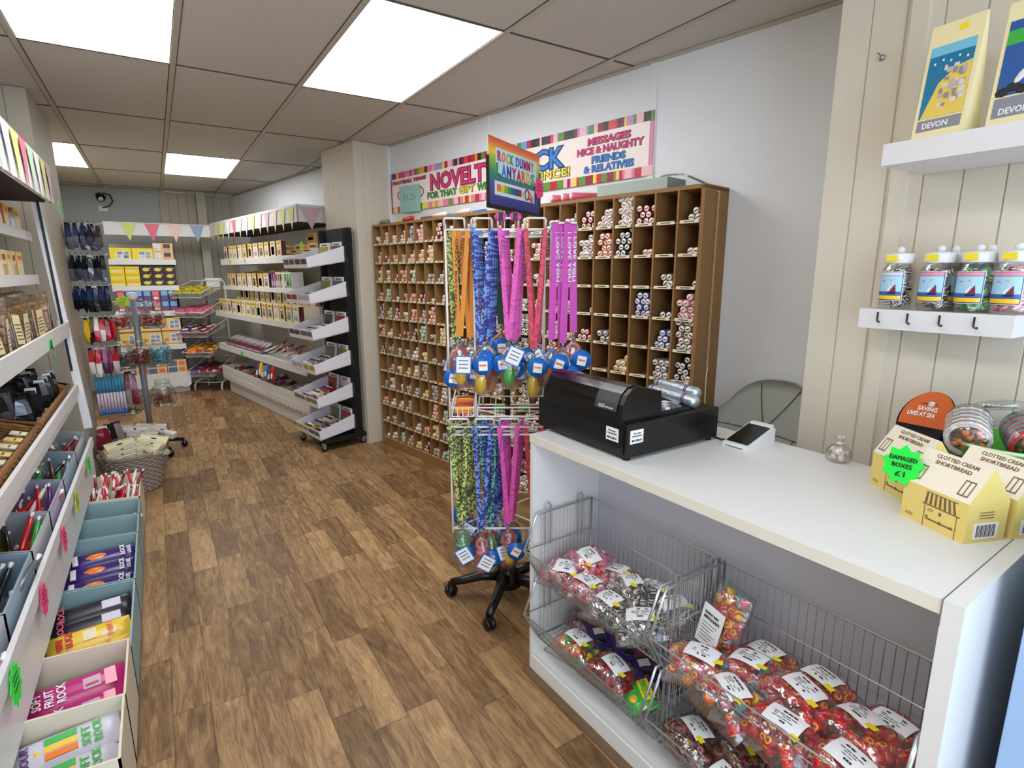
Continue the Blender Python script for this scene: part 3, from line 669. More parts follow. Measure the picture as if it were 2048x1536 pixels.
# stacking wire baskets
def wire_basket(lab, x0, L, zb):
    t = thing('wire_basket', lab, 'wire basket', KF(x0, 0, zb), KA)
    prof = [(.012, .0), (-.05, .112), (.006, .232), (.262, .232)]     # y, z of the side outline; bottom runs from (.012,0) to (.262,0)
    bz = .0
    for x in (0, L):
        b = MB(); b.tube([(x, y, z) for y, z in prof] + [(x, .262, bz)], .0046, CHROME, 6, closed=True)
        b.tube([(x, -.048, .112), (x, .262, .112)], .0025, CHROME, 5)
        n = 15
        for k in range(1, n):
            y = .006 + (.256) * k / n; b.tube([(x, y, bz), (x, y, .232)], .0013, CHROME, 4)
        for y in (.055, .205): b.tube([(x, y - .011, .10), (x, y - .011, .252), (x, y - .006, .262), (x, y + .006, .262), (x, y + .011, .252), (x, y + .011, .10)], .0026, CHROME, 5)
        b.build('side_frame', t)
    b = MB()
    for z, r in ((.232, .0032), (.112, .002), (0, .003)): b.tube([(0, .262, z), (L, .262, z)], r, CHROME, 5)
    n = 26
    for k in range(1, n): x = L * k / n; b.tube([(x, .262, 0), (x, .262, .232)], .0013, CHROME, 4)
    b.build('back_grid', t)
    b = MB()
    for z, y, r in ((.112, -.048, .0024), (.055, -.018, .0018), (.0, .012, .003)): b.tube([(0, y, z), (L, y, z)], r, CHROME, 5)
    for k in range(1, n): x = L * k / n; b.tube([(x, -.048, .112), (x, .012, 0)], .0013, CHROME, 4)
    b.build('front_grid', t)
    b = MB()
    for k in range(1, n): x = L * k / n; b.tube([(x, .012, 0), (x, .262, 0)], .0014, CHROME, 4)
    for k in range(1, 4): y = .012 + .0625 * k; b.tube([(0, y, 0), (L, y, 0)], .002, CHROME, 4)
    b.build('base_grid', t)
    return t
BX = [(.036, .545), (.60, .545)]
wire_basket('upper left wire basket in the counter, pink and striped sweets', BX[0][0], .545, .396)
wire_basket('lower left wire basket in the counter, mixed red and purple bags', BX[0][0], .545, .15)
wire_basket('upper right wire basket in the counter, red and yellow rock bags', BX[1][0], .57, .396)
wire_basket('lower right wire basket in the counter, dark brown sweets', BX[1][0], .57, .15)

# bags of sweets
def blob(b, c, kind, mt, mt2, r, R_):
    M = Matrix.Translation(c) @ Matrix.Rotation(R_.uniform(0, 6.3), 4, 'Z') @ Matrix.Rotation(R_.uniform(-1.2, 1.2), 4, 'X') @ Matrix.Rotation(R_.uniform(-.5, .5), 4, 'Y')
    if kind == 'ring':       # sliced rock: barrel with a pale ring end
        b.lathe([(r, -r * .75), (r, r * .75)], mt, 9, M); b.lathe([(r * .66, r * .77), (r * .60, r * .79)], mt2, 9, M, capb=False); b.lathe([(r * .34, r * .80), (r * .32, r * .82)], mt, 8, M)
        b.lathe([(r * .66, -r * .79), (r * .66, -r * .77)], mt2, 9, M, capt=False)
    elif kind == 'stripe':   # humbug: fat pillow with bands
        for q in range(5): b.lathe([(r * (.75, .98, 1.02, .98, .75)[q] * .9, (-.9 + .36 * q) * r), (r * (.98, 1.02, 1.02, .75, .4)[q] * .9, (-.54 + .36 * q) * r)], (mt, mt2)[q % 2], 8, M, capb=q == 0, capt=q == 4)
    else: b.ball((0, 0, 0), (r, r * .8, r * .7), mt, 7, 5, M)
def candy_bag(lab, pos, rot, cols, kind='ring', W=.15, Lh=.115, H=.05, seed=1, n=44, r=.0105, cat='bag of sweets', lbl=True, sticker=True, words=None, group=None, frame=KF, fa=None, lblw=.082, lblh=.056, fmat=None):
    R_ = random.Random(seed); t = thing('sweet_bag', lab, cat, frame(*pos), rot=(rot[0], rot[1], (KA if fa is None else fa) + rot[2]), group=group)
    top = lambda x, y: H * max(0., (1 - abs(2 * x / W) ** 2.6)) ** .6 * max(0., (1 - abs(2 * y / Lh) ** 2.6)) ** .6
    b = MB(); nx, ny = 12, 10; vs = []; fs = []
    for s in (1, 0):
        for i in range(nx + 1):
            for j in range(ny + 1):
                x = -W / 2 + W * i / nx; y = -Lh / 2 + Lh * j / ny; zz = top(x, y)
                wv = .0035 * math.sin(37 * x + seed) * math.cos(51 * y + seed * 2)
                vs.append((x * 1.03, y * 1.06, .001 + (zz * .96 + .004 + (wv if zz > .01 else abs(wv) * .5) if s else .0)))
    N_ = (nx + 1) * (ny + 1)
    for i in range(nx):
        for j in range(ny): a = i * (ny + 1) + j; fs.append((a, a + ny + 1, a + ny + 2, a + 1)); fs.append((N_ + a, N_ + a + 1, N_ + a + ny + 2, N_ + a + ny + 1))
    ed = [i * (ny + 1) for i in range(nx + 1)] + [nx * (ny + 1) + j for j in range(1, ny + 1)] + [i * (ny + 1) + ny for i in range(nx - 1, -1, -1)] + [j for j in range(ny - 1, 0, -1)]
    for k in range(len(ed)): a, c = ed[k], ed[(k + 1) % len(ed)]; fs.append((a, N_ + a, N_ + c, c))
    b.add(vs, fs, fmat or PLASD, smooth=True); b.build('clear_film', t)
    b = MB()
    for k in range(n):
        x = R_.uniform(-W / 2 + r * 1.3, W / 2 - r * 1.3); y = R_.uniform(-Lh / 2 + r * 1.3, Lh / 2 - r * 1.3); tz = top(x, y)
        z = min(max(r * .9, tz - r * R_.choice([.9, 1.0, 1.1, 2.6])), H); m1, m2 = R_.choice(cols)
        blob(b, (x, y, z), kind, m1, m2, r * R_.uniform(.88, 1.1), R_)
    b.build('sweets', t, kind='stuff')
    if lbl:
        lx, ly, la = R_.uniform(-.02, .015), R_.uniform(-.012, .012), R_.uniform(-.35, .35); b = MB(); m_ = 6; vs = []; fs = []
        for i in range(m_ + 1):
            for j in (0, 1, 2, 3):
                u = -lblw / 2 + lblw * i / m_; v = -lblh / 2 + lblh * j / 3; x = lx + u * math.cos(la) - v * math.sin(la); y = ly + u * math.sin(la) + v * math.cos(la)
                vs.append((x, y, top(x, y) + .0085))
        for i in range(m_):
            for j in range(3): a = 4 * i + j; fs.append((a, a + 4, a + 5, a + 1))
        b.add(vs, fs, PAPER, smooth=True)
        for q, (u0, u1, v0, v1) in enumerate([(-.25, .3, .22, .30), (-.3, .34, .06, .11), (-.28, .2, -.04, 0), (-.3, .3, -.16, -.12), (-.1, .2, -.32, -.24)]):
            for k in range(4):
                if R_.random() < .2: continue
                ua = (u0 + (u1 - u0) * k / 4) * lblw; ub = (u0 + (u1 - u0) * (k + .8) / 4) * lblw; pts = []
                for u, v in ((ua, v0 * lblh), (ub, v0 * lblh), (ub, v1 * lblh), (ua, v1 * lblh)):
                    x = lx + u * math.cos(la) - v * math.sin(la); y = ly + u * math.sin(la) + v * math.cos(la); pts.append((x, y, top(x, y) + .0098))
                b.quad(*pts, INK if q in (0, 4) else INKG)
        b.build('label', t)
        if sticker:
            x = min(max(lx + lblw * .5, -W / 2 + .02), W / 2 - .02); y = ly - lblh * .35; z = top(x, y) + .010
            MB().box((x - .011, y - .008, z), (x + .012, y + .006, z + .001), YST).build('price_sticker', t)
    return t
MIXR = [(RED, CYEL)] * 4 + [(CYEL, CORA)] * 2 + [(CORA, CWHITE), (PINK, CWHITE), (RED, CWHITE)]
REDS = [(RED, CYEL)] * 5 + [(RED, CWHITE)]
PNK = [(PINK, CWHITE)] * 3 + [(RED, PINK), (CWHITE, PINK)]
HUM = [(CBLK, CWHITE)] * 3 + [(CWHITE, CBLK)] * 2 + [(cm('humbug_grey', 150, 146, 140, rough=.3), CWHITE)]
COLA = [(CBRN, cm('caramel_face', 200, 140, 120, rough=.3))] * 3 + [(CDRED, CBRN), (cm('cola_tan', 170, 100, 80, rough=.3), CBRN)]
TEAL = MIXR + [(CTEAL, CWHITE)] * 2
zU = .402; zL = .156
bags = [
 # upper left: pinks on the far half, humbugs on the near half
 ('pink sweet bag at the far back corner of the upper left basket', (.13, .20, zU), PNK, 'ring', .0), ('pink sweet bag at the far front corner of the upper left basket', (.12, .075, zU), PNK, 'ring', .3),
 ('pink sweet bag lying on top in the middle of the pink pile', (.17, .135, zU + .045), PNK, 'ring', -.3), ('pink sweet bag with yellow sticker next to the striped humbugs', (.26, .17, zU + .012), PNK, 'ring', .5),
 ('pink sweet bag at the front rail beside the humbugs', (.25, .06, zU + .002), PNK, 'ring', .1),
 ('bag of black and white humbugs at the back of the upper left basket', (.39, .21, zU), HUM, 'stripe', .2), ('bag of black and white humbugs on top of the striped pile', (.38, .13, zU + .04), HUM, 'stripe', -.2),
 ('bag of black and white humbugs sagging over the front rail', (.37, .05, zU + .004), HUM, 'stripe', .15), ('bag of black and white humbugs in the near back corner', (.49, .19, zU + .01), HUM, 'stripe', .9), ('bag of black and white humbugs in the near front corner of its basket', (.49, .07, zU + .012), HUM, 'stripe', .8),
 # upper right
 ('mixed red and yellow rock bag leaning at the far front of the upper right basket', (.68, .06, zU + .012), MIXR, 'ring', .5), ('mixed rock bag with teal pieces in the middle of the upper right basket', (.80, .13, zU + .03), TEAL, 'ring', .1),
 ('mixed rock bag under the rail with a curled white label', (.79, .03, zU + .002), TEAL, 'ring', -.2), ('red rock bag at the back beside the upright bag', (.78, .22, zU + .004), REDS, 'ring', 0),
 ('red rock bag with its label facing up at the back of the red pile', (.93, .20, zU + .03), REDS, 'ring', -.35), ('red rock bag in the centre of the red pile', (.915, .11, zU + .05), REDS, 'ring', -.3),
 ('red rock bag with big yellow-centred slices at the front of the red pile', (.93, .02, zU + .02), REDS, 'ring', -.25), ('red rock bag at the near back corner of the upper right basket', (1.08, .21, zU + .02), REDS, 'ring', -.4),
 ('red rock bag half under the others near the right end panel', (1.05, .12, zU + .05), REDS, 'ring', -.3), ('red rock bag at the near front corner of the upper right basket', (1.07, .03, zU + .03), REDS, 'ring', -.3),
 # lower left
 ('dark red sweet bag at the far corner of the lower left basket', (.12, .19, zL), [(CDRED, CBRN), (CPUR, CWHITE)], 'ball', .3), ('bag of orange, white and green sweets in the lower left basket', (.20, .06, zL + .01), [(CORA, CWHITE), (RED, CWHITE), (CGRN, CWHITE), (CYEL, CWHITE)], 'ball', .2),
 ('clear bag of crimson sweets in the lower left basket', (.36, .07, zL + .015), [(CDRED, RED), (RED, PINK)], 'ball', .1), ('pink-red bag behind the orange sweets in the lower left basket', (.26, .21, zL), [(RED, PINK), (CDRED, PINK)], 'ball', -.2),
 # lower right
 ('brown cola rock bag at the far front of the lower right basket', (.68, .06, zL + .02), COLA, 'ring', -.3), ('brown cola rock bag at the far back of the lower right basket', (.70, .19, zL), COLA, 'ring', .2),
 ('brown cola rock bag whose label tilts downwards in the lower right basket', (.80, .12, zL + .03), COLA, 'ring', -.4), ('brown cola rock bag at the lower front rail of the lower right basket', (.81, .03, zL + .004), COLA, 'ring', -.3),
 ('brown cola rock bag in the shade below the red bags', (.95, .14, zL + .01), COLA, 'ring', -.2), ('brown cola rock bag at the near end of the lower right basket', (.96, .04, zL + .01), COLA, 'ring', -.3)]
for i, (lab, p, c_, kd, rz) in enumerate(bags):
    candy_bag(lab, p, (rnd.uniform(-.08, .08) + (.12 if p[1] < .08 else 0), rnd.uniform(-.1, .1), rz), c_, kd, seed=i + 3, n=62 if kd != 'ball' else 74, r=.0128 if kd != 'stripe' else .0112, W=.178, Lh=.135, H=.058)
t = candy_bag('upright bag of red and yellow rock with a large white BRIXHAM label', (.655, .215, zU + .005), (1.32, 0, -.12), TEAL, 'ring', W=.125, Lh=.19, H=.036, seed=77, n=70, r=.0125, lbl=False)
t.location = KF(.675, .185, zU + .105); t.rotation_euler = (1.30, 0, KA - .25)
b = MB(); b.box((-.058, -.085, .041), (.022, .025, .0425), PAPER); lb = b.build('label', t)
for s, yy, ww, hh in (('PRODUCT FROM', .0, .05, .006), ('BRIXHAM', -.014, .06, .009)): link('lettering', text_mesh(s, INK), lb, (-.047, yy, .0432), (0, 0, 0), scale=(ww / (.62 * len(s)), hh / .7, 1))
b = MB()
for k in range(6): b.box((-.047, -.026 - .009 * k, .0425), (.008 - .01 * (k % 3), -.024 - .009 * k, .0430), INKG)
b.build('small_print', lb)
# flat printed packets in the lower left basket
def packet(lab, loc, rot, W, Lh, H, base, prints=(), cat='packet', film_=True, group=None, name='sweet_packet'):
    """pillow packet: x = length, y = width; prints are (text, x, y, w, h, mat) or boxes"""
    t = thing(name, lab, cat, loc, rot=rot, group=group)
    b = MB(); nx, ny = 10, 5; vs = []; fs = []
    for s in (1, 0):
        for i in range(nx + 1):
            for j in range(ny + 1):
                x = -W / 2 + W * i / nx; y = -Lh / 2 + Lh * j / ny; e = (1 - abs(2 * i / nx - 1) ** 4) ** .5 * (1 - abs(2 * j / ny - 1) ** 2.4) ** .5 if 0 < i < nx and 0 < j < ny else 0
                vs.append((x, y, .001 + (H * e + .0015 if s else 0)))
    N_ = (nx + 1) * (ny + 1)
    for i in range(nx):
        for j in range(ny): a = i * (ny + 1) + j; fs.append((a, a + ny + 1, a + ny + 2, a + 1)); fs.append((N_ + a, N_ + a + 1, N_ + a + ny + 2, N_ + a + ny + 1))
    b.add(vs, fs, base, smooth=True)
    body = b.build('wrapper', t)
    tb = MB()
    for p in prints:
        if p[0] == '#': tb.box((p[1], p[2], H * .98), (p[3], p[4], H * 1.0 + .004), p[5])
        elif p[0] == 'o': tb.ball((p[1], p[2], H * .9), (p[3], p[4], .006), p[5], 12, 6)
        else:
            link('lettering', text_mesh(p[0], p[5], .02), body, (p[1], p[2], H + .0045), (0, 0, p[6] if len(p) > 6 else 0), scale=(p[3] / (.62 * len(p[0])), p[4] / .7, 1))
    if tb.v: tb.build('printed_design', t)
    return t
PURW = cm('purple_foil', 60, 36, 110, rough=.25); YELW = cm('yellow_packet', 240, 200, 60, rough=.3); PKW = cm('magenta_packet', 190, 30, 120, rough=.3); SILV = cm('silver_lilac_packet', 205, 200, 215, rough=.3); BLKW = cm('black_packet', 34, 30, 40, rough=.3)
for i, (x, y, dz, rz) in enumerate([(.20, .15, .05, -.5), (.30, .17, .055, -.4), (.40, .16, .05, -.55), (.46, .19, .03, -.3)]):
    packet(f'purple foil packet in the lower left basket, {ORD[i]} from the far end', KF(x, y, zL + dz), (.1, 0, KA + rz), .17, .07, .014, PURW, [('#', -.05, -.02, -.01, .02, CDRED), ('#', .0, -.015, .03, .02, PAPER), ('o', .055, 0, .02, .02, CBLK), ('#', -.075, -.01, -.055, .01, YST)])
packet('green and yellow sweet packet at the near front of the lower left basket', KF(.49, .06, zL + .03), (.35, -.2, KA - .6), .13, .09, .025, CGRN, [('#', -.05, .005, .05, .04, YST), ('o', .02, -.02, .02, .015, CYEL), ('SWEETS', -.045, .012, .09, .018, CGRN), ('#', -.06, -.04, -.02, -.01, CDRED)])

# ---------------------------------------------------------------- cash register on the counter
rg = thing('cash_register', 'black cash register with ribbed cash drawer on the left end of the counter', 'cash register', (1.09, 1.527, KH), -PI / 2)
b = MB(); b.prism([(0, .012), (.435, .012), (.435, .108), (.432, .111), (.003, .111), (0, .108)], 0, .405, BLACK); b.build('cash_drawer', rg)
MB().box((.012, -.003, .018), (.423, .0, .098), BLACK).build('drawer_front', rg)
b = MB()
for x in (.02, .415):
    for y in (.02, .385): b.lathe([(.012, 0), (.012, .013)], BLACKM, 10, Matrix.Translation((x, y, 0)))
b.build('rubber_feet', rg)
# cover across the front half: rounded profile in y,z extruded along x
prof = [(-.004, .109), (-.006, .135), (.0, .165), (.014, .192), (.034, .208), (.055, .212), (.155, .190), (.160, .109)]
b = MB(); n = len(prof); xs = (.035, .415); vs = [(x, y, z) for x in xs for y, z in prof]; fs = [tuple(range(n)), tuple(range(2 * n - 1, n - 1, -1))] + [(i, i + n, (i + 1) % n + n, (i + 1) % n) for i in range(n)]
b.add(vs, fs, BLACK); b.build('printer_cover', rg)
b = MB(); pw_ = [(-.0075, .142), (-.0015, .166), (.0125, .194), (.033, .2105), (.055, .2145), (.09, .208)]
for i in range(len(pw_) - 1): b.quad((.05, *pw_[i]), (.30, *pw_[i]), (.30, *pw_[i + 1]), (.05, *pw_[i + 1]), BLACKG)
b.build('glossy_window', rg)
b = MB(); GRB = cm('smoky_grey_badge', 70, 70, 74, rough=.2)
for i in range(len(pw_) - 1): b.quad((.30, pw_[i][0] - .0005, pw_[i][1] + .0003), (.395, pw_[i][0] - .0005, pw_[i][1] + .0003), (.395, pw_[i + 1][0] - .0005, pw_[i + 1][1] + .0003), (.30, pw_[i + 1][0] - .0005, pw_[i + 1][1] + .0003), GRB)
b.build('badge', rg)
SILV2 = cm('silver_print', 200, 200, 205, rough=.4)
link('lettering', text_mesh('ECO', SILV2, .02), rg, (.318, -.0078, .146), (1.32, 0, 0), scale=(.013, .014, 1)); link('lettering', text_mesh('CASH REGISTER', SILV2), rg, (.345, -.0078, .147), (1.32, 0, 0), scale=(.005, .007, 1))
b = MB(); b.box((.04, .165, .109), (.41, .30, .118), BLACKM); b.box((.06, .175, .118), (.22, .29, .124), BLACKM)
for i in range(6):
    for j in range(4): b.box((.24 + .026 * i, .18 + .026 * j, .118), (.26 + .026 * i, .20 + .026 * j, .125), INKG if (i + j) % 3 else PAPER)
b.build('keyboard', rg)
def acc_sticker(par, x, z, rot=0.):
    k = link('payment_sticker', None, par, (x[0], x[1], z), (0, 0, rot))
    MB().box((0, -.0012, 0), (.052, 0, .040), PAPER).build('card', k)
    text('We accept', .011, .029, .030, .004, INK, k, -.0016); text('card payments', .006, .021, .040, .004, INK, k, -.0016)
    b = MB()
    for q in range(4): b.box((.006 + .0105 * q, -.002, .006), (.014 + .0105 * q, -.0012, .012), INKG if q % 2 else INK)
    b.build('card_logos', k)
acc_sticker(rg, (.352, -.0035), .052); acc_sticker(rg, (.4355, .012), .052, PI / 2)
# silver wrapped bundles on the back of the drawer
def silver_roll(lab, p, rz, L, R, endm):
    b = MB(); b.tube([(-L / 2, 0, R), (-L / 2 + .012, 0, R), (L / 2 - .012, 0, R), (L / 2, 0, R)], [R * .8, R, R, R * .85], SILVW, 14)
    t = thing('rock_bundle', lab, 'rock bundle', (p[0], p[1], p[2]), rz); b.build('silver_wrap', t)
    b = MB()
    for q in (-L / 2 + .02, L / 2 - .05, L / 2 - .042): b.tube([(q, 0, R), (q + .005, 0, R)], R * 1.02, endm, 14)
    b.build('printed_band', t)
SILVW = mat('silver_foil_wrap', srgb(190, 205, 210), .3, .7, bump=1.0, nscale=60)
silver_roll('upper silver wrapped rock bundle lying on the cash drawer', (1.455, 1.235, KH + .135), -PI / 2 - .12, .20, .019, CPUR)
silver_roll('silver wrapped rock bundle with purple zigzag bands on the cash drawer', (1.425, 1.225, KH + .112), -PI / 2 - .12, .22, .021, CPUR)
MB().box((0, 0, 0), (.07, .09, .002), PAPER).build('receipt', None, (1.35, 1.17, KH + .1125), (0, 0, .2), label='white slip of paper lying behind the register keys', cat='receipt')
# card reader
cr = thing('card_reader', 'white wedge card reader with black screen on the counter', 'card reader', (1.448, .958, KH), -PI / 2 + .62 + PI / 2)
cr.rotation_euler = (0, 0, -.62)
b = MB(); b.prism([(-.075, 0), (.075, 0), (.075, .052), (.062, .056), (-.072, .016), (-.077, .010)], -.042, .042, WHITE); b.build('wedge_body', cr)
b = MB(); M = Matrix.Translation((0, 0, .0375)) @ Matrix.Rotation(-.288, 4, 'Y'); b.box((-.066, -.037, .0), (.056, .037, .0022), BLACKG, M); b.build('screen', cr)
b = MB(); b.box((.06, -.036, .054), (.074, .036, .062), WHITE); b.build('paper_roll_lid', cr)
b = MB(); b.box((-.0775, -.03, .006), (-.072, .03, .009), INKG); b.build('card_slot', cr)
cr.location = (1.532, 1.0, KH); cr.rotation_euler = (0, 0, .03)
b = MB(); b.tube([(1.505, 1.115, KH + .004), (1.50, 1.08, KH + .004), (1.53, 1.05, KH + .004), (1.60, 1.04, KH + .01)], .003, BLACK, 6); b.build('power_cable', None, label='black cable running from the register to the card reader', cat='cable')
# chair behind the counter
ch_ = thing('office_chair', 'grey quilted chair in the recess behind the counter', 'chair', (2.01, 1.275, 0), -1.32)
GRC = cm('grey_leatherette', 168, 170, 162, rough=.5); 
b = MB(); nx, ny = 12, 8; vs = []; fs = []
for s in (0, 1):
    for i in range(nx + 1):
        for j in range(ny + 1):
            u = 2 * i / nx - 1; v = j / ny; hw = .235 * (1 - .28 * max(0, v - .55) ** 1.2 * 2) * (1 if v > .1 else .94)
            x = u * hw; z = .62 + .37 * v - .045 * max(0, v - .6) * (abs(u) ** 3) * 6; y = .16 - .07 * u * u + .05 * v + (.035 if s else 0)
            vs.append((x, y, z))
N_ = (nx + 1) * (ny + 1)
for i in range(nx):
    for j in range(ny): a = i * (ny + 1) + j; fs.append((a, a + ny + 1, a + ny + 2, a + 1)); fs.append((N_ + a, N_ + a + 1, N_ + a + ny + 2, N_ + a + ny + 1))
ed = [i * (ny + 1) for i in range(nx + 1)] + [nx * (ny + 1) + j for j in range(1, ny + 1)] + [i * (ny + 1) + ny for i in range(nx - 1, -1, -1)] + [j for j in range(ny - 1, 0, -1)]
for k in range(len(ed)): a, c = ed[k], ed[(k + 1) % len(ed)]; fs.append((a, c, N_ + c, N_ + a))
b.add(vs, fs, GRC, smooth=True); bk = b.build('backrest', ch_)
b = MB()
SEAM = cm('dark_seam', 84, 84, 82, rough=.7)
def bp(u, v): hw = .235 * (1 - .28 * max(0, v - .55) ** 1.2 * 2); return (u * hw, .16 - .07 * u * u + .05 * v - .002, .62 + .37 * v - .045 * max(0, v - .6) * (abs(u) ** 3) * 6)
for (a_, c_) in (((-.95, .45), (.95, .30)), ((-.35, .97), (-.15, .42)), ((-.15, .42), (.5, .95)), ((.4, .36), (.2, .05)), ((-.55, .42), (-.3, .05))):
    b.tube([bp(a_[0] + (c_[0] - a_[0]) * q / 8, a_[1] + (c_[1] - a_[1]) * q / 8) for q in range(9)], .0022, SEAM, 4)
b.build('seam', bk)
b = MB(); b.prism([(-.21, .44), (.21, .44), (.22, .47), (.2, .51), (-.2, .51), (-.22, .47)], -.2, .18, GRC); b.build('seat', ch_)
b = MB(); b.tube([(0, 0, .06), (0, 0, .44)], .025, CHROME, 10); b.tube([(0, .17, .47), (0, .21, .66)], .02, BLACK, 8); b.build('post', ch_)
for k in range(5):
    a = k * 2 * PI / 5; b = MB(); b.tube([(0, 0, .09), (.2 * math.cos(a), .2 * math.sin(a), .06)], [.022, .014], CHROME, 6); b.ball((.2 * math.cos(a), .2 * math.sin(a), .028), .027, BLACK, 8, 6); b.build('base_arm', ch_)
# plastic bag of white sweets on the counter's back edge
b = MB(); b.lathe([(.03, 0), (.042, .012), (.04, .04), (.028, .058), (.012, .068), (.009, .074), (.018, .092)], PLASD, 12, capt=False)
t = thing('sweet_bag', 'small tied clear bag of white sweets at the back edge of the counter', 'bag of sweets', (1.612, .765, KH)); t.scale = (.8, .8, .8); b.build('clear_film', t)
b = MB(); R_ = random.Random(4)
for k in range(16): b.ball((R_.uniform(-.024, .024), R_.uniform(-.024, .024), R_.uniform(.012, .045)), R_.uniform(.008, .012), CWHITE, 6, 5)
b.build('sweets', t, kind='stuff'); MB().lathe([(.0125, .066), (.0125, .072)], CWHITE, 8).build('tie', t)

# ---------------------------------------------------------------- shortbread boxes, charity tin, green tub
SBY = cm('shortbread_yellow_card', 232, 208, 120, rough=.5); SBC = cm('shortbread_cream_roof', 244, 234, 214, rough=.5); BRL = cm('brown_line_print', 120, 90, 60, rough=.6)
def gable(lab, loc, rz, L=.145, D=.10, H1=.085, H2=.155):
    t = thing('shortbread_box', lab, 'box', loc, rz)
    b = MB(); b.box((0, 0, 0), (L, D, H1), SBY)
    vs = [(0, 0, H1), (L, 0, H1), (L, D, H1), (0, D, H1), (0, D * .5 - .002, H2), (L, D * .5 - .002, H2), (L, D * .5 + .002, H2), (0, D * .5 + .002, H2)]
    b.add(vs, [(0, 3, 7, 4), (1, 5, 6, 2)], SBY); b.build('card_body', t)
    b = MB(); b.add(vs, [(0, 1, 5, 4), (3, 7, 6, 2), (4, 5, 6, 7)], SBC); rf = b.build('gable_roof', t)
    an = math.atan2(H2 - H1, D * .5)
    for s, x, v, ww, hh in (('CLOTTED CREAM', .03, .82, .10, .0085), ('SHORTBREAD', .035, .66, .085, .0085)):
        y = D * .5 * v; z = H1 + (H2 - H1) * v
        me = text_mesh(s, BRL, .01); link('lettering', me, rf, (x, y - .0009, z + .0009), (an, 0, 0), scale=(ww / (.68 * len(s)), hh / .7, 1))
    b = MB()
    def ln(x0, z0, x1, z1, w_=.0012): b.box((min(x0, x1) - w_ / 2, -.0008, min(z0, z1) - w_ / 2), (max(x0, x1) + w_ / 2, -.0002, max(z0, z1) + w_ / 2), BRL)
    ln(.055, .0, .055, .05); ln(.125, 0, .125, .05); ln(.05, .05, .13, .05, .0022); ln(.056, .078, .124, .078)
    for k in range(7): b.quad((.053 + .0108 * k, -.0006, .052), (.0585 + .0108 * k, -.0006, .052), (.0605 + .0094 * k, -.0006, .077), (.0562 + .0094 * k, -.0006, .077), BRL)
    ln(.062, .038, .072, .038); ln(.064, .042, .074, .042); ln(.088, .036, .092, .042); ln(.06, .02, .12, .018); b.ball((.062, -.0006, .024), (.004, .0008, .002), BRL, 8, 5); b.ball((.092, -.0006, .02), (.003, .0008, .004), BRL, 8, 5); b.ball((.116, -.0006, .02), (.004, .0008, .003), BRL, 8, 5)
    ln(.012, .012, .03, .012); ln(.013, .016, .028, .016)
    b.build('shop_front_print', t)
    b = MB()
    for (x0, x1) in ((.008, .03), (.112, .134)):
        for (u0, u1) in ((x0, x0 + .002), (x1 - .002, x1), ((x0 + x1) / 2 - .001, (x0 + x1) / 2 + .001)):
            b.quad((u0, D * .5 * .12 - .001, H1 + .07 * .12 + .001), (u1, D * .5 * .12 - .001, H1 + .07 * .12 + .001), (u1, D * .5 * .5 - .001, H1 + .07 * .5 + .001), (u0, D * .5 * .5 - .001, H1 + .07 * .5 + .001), BRL)
    for (x0, x1) in ((.008, .03), (.112, .134)):
        for v in (.12, .5): b.quad((x0, D * .5 * v - .0012, H1 + .07 * v + .0012), (x1, D * .5 * v - .0012, H1 + .07 * v + .0012), (x1, D * .5 * (v + .03) - .0012, H1 + .07 * (v + .03) + .0012), (x0, D * .5 * (v + .03) - .0012, H1 + .07 * (v + .03) + .0012), BRL)
    b.build('window_print', rf, kind='stuff')
    b = MB(); b.box((L, D * .2, .008), (L + .0006, D * .8, .042), PAPER)
    for k in range(14): b.box((L + .0006, D * .27 + .0034 * k, .012), (L + .001, D * .27 + .0034 * k + (.0012 if k % 3 else .002), .038), INK)
    for q in range(3): b.box((L, D * .3, .052 + .006 * q), (L + .0008, D * .65, .0535 + .006 * q), BRL)
    b.build('barcode_end', t)
    return t
def heading(a, b): return math.atan2(b[1] - a[1], b[0] - a[0])
A, B = (1.366, .502), (1.314, .371); H_ = heading(A, B)
gable('front clotted cream shortbread box, nearest the counter edge', (*A, KH), H_)
gable('shortbread box behind the front one with its roof seam cracked open', (A[0] + .105, A[1] - .045, KH), H_)
gable('rear left shortbread box with the green star resting against it', (1.515, .635, KH), heading((1.493, .617), (1.443, .534)) + .0)
star = price_star('neon green star card reading DAMAGED BOXES £1', (0, 0, 0), (0, 0, 0), NGREEN, .047, lines=[('DAMAGED', .058, .010, .010), ('BOXES', .042, .010, -.006), ('£1', .02, .012, -.026)])
star.location = (A[0] + .006, A[1] + .012, KH + .112); star.rotation_euler = (-.25, -.05, H_ + .25)
NAVY = cm('navy_blue_tin', 24, 32, 110, rough=.3); ORT = cm('orange_tin_face', 206, 96, 40, rough=.4)
tn = thing('collection_tin', 'navy and orange charity collection tin with sloping face SAVING LIVES AT SEA', 'collection tin', (1.70, .600, KH), -PI / 2 + .0)
R = .062; n = 28; vs = []; fs = []
for lv in range(4):
    for k in range(n):
        a = 2 * PI * k / n; x = R * math.cos(a); y = R * math.sin(a); tz = .155 + .062 * (y / R); z = (0, .07, .078, tz)[lv]; z = min(z, tz) if lv < 3 else tz; vs.append((x, y, z))
b = MB()
b.add(vs[:2 * n], [(k, (k + 1) % n, n + (k + 1) % n, n + k) for k in range(n)], ORT, smooth=True); b.add(vs[n:4 * n], [(l * n + k, l * n + (k + 1) % n, (l + 1) * n + (k + 1) % n, (l + 1) * n + k) for l in range(2) for k in range(n)], NAVY, smooth=True); b.build('tin_body', tn)
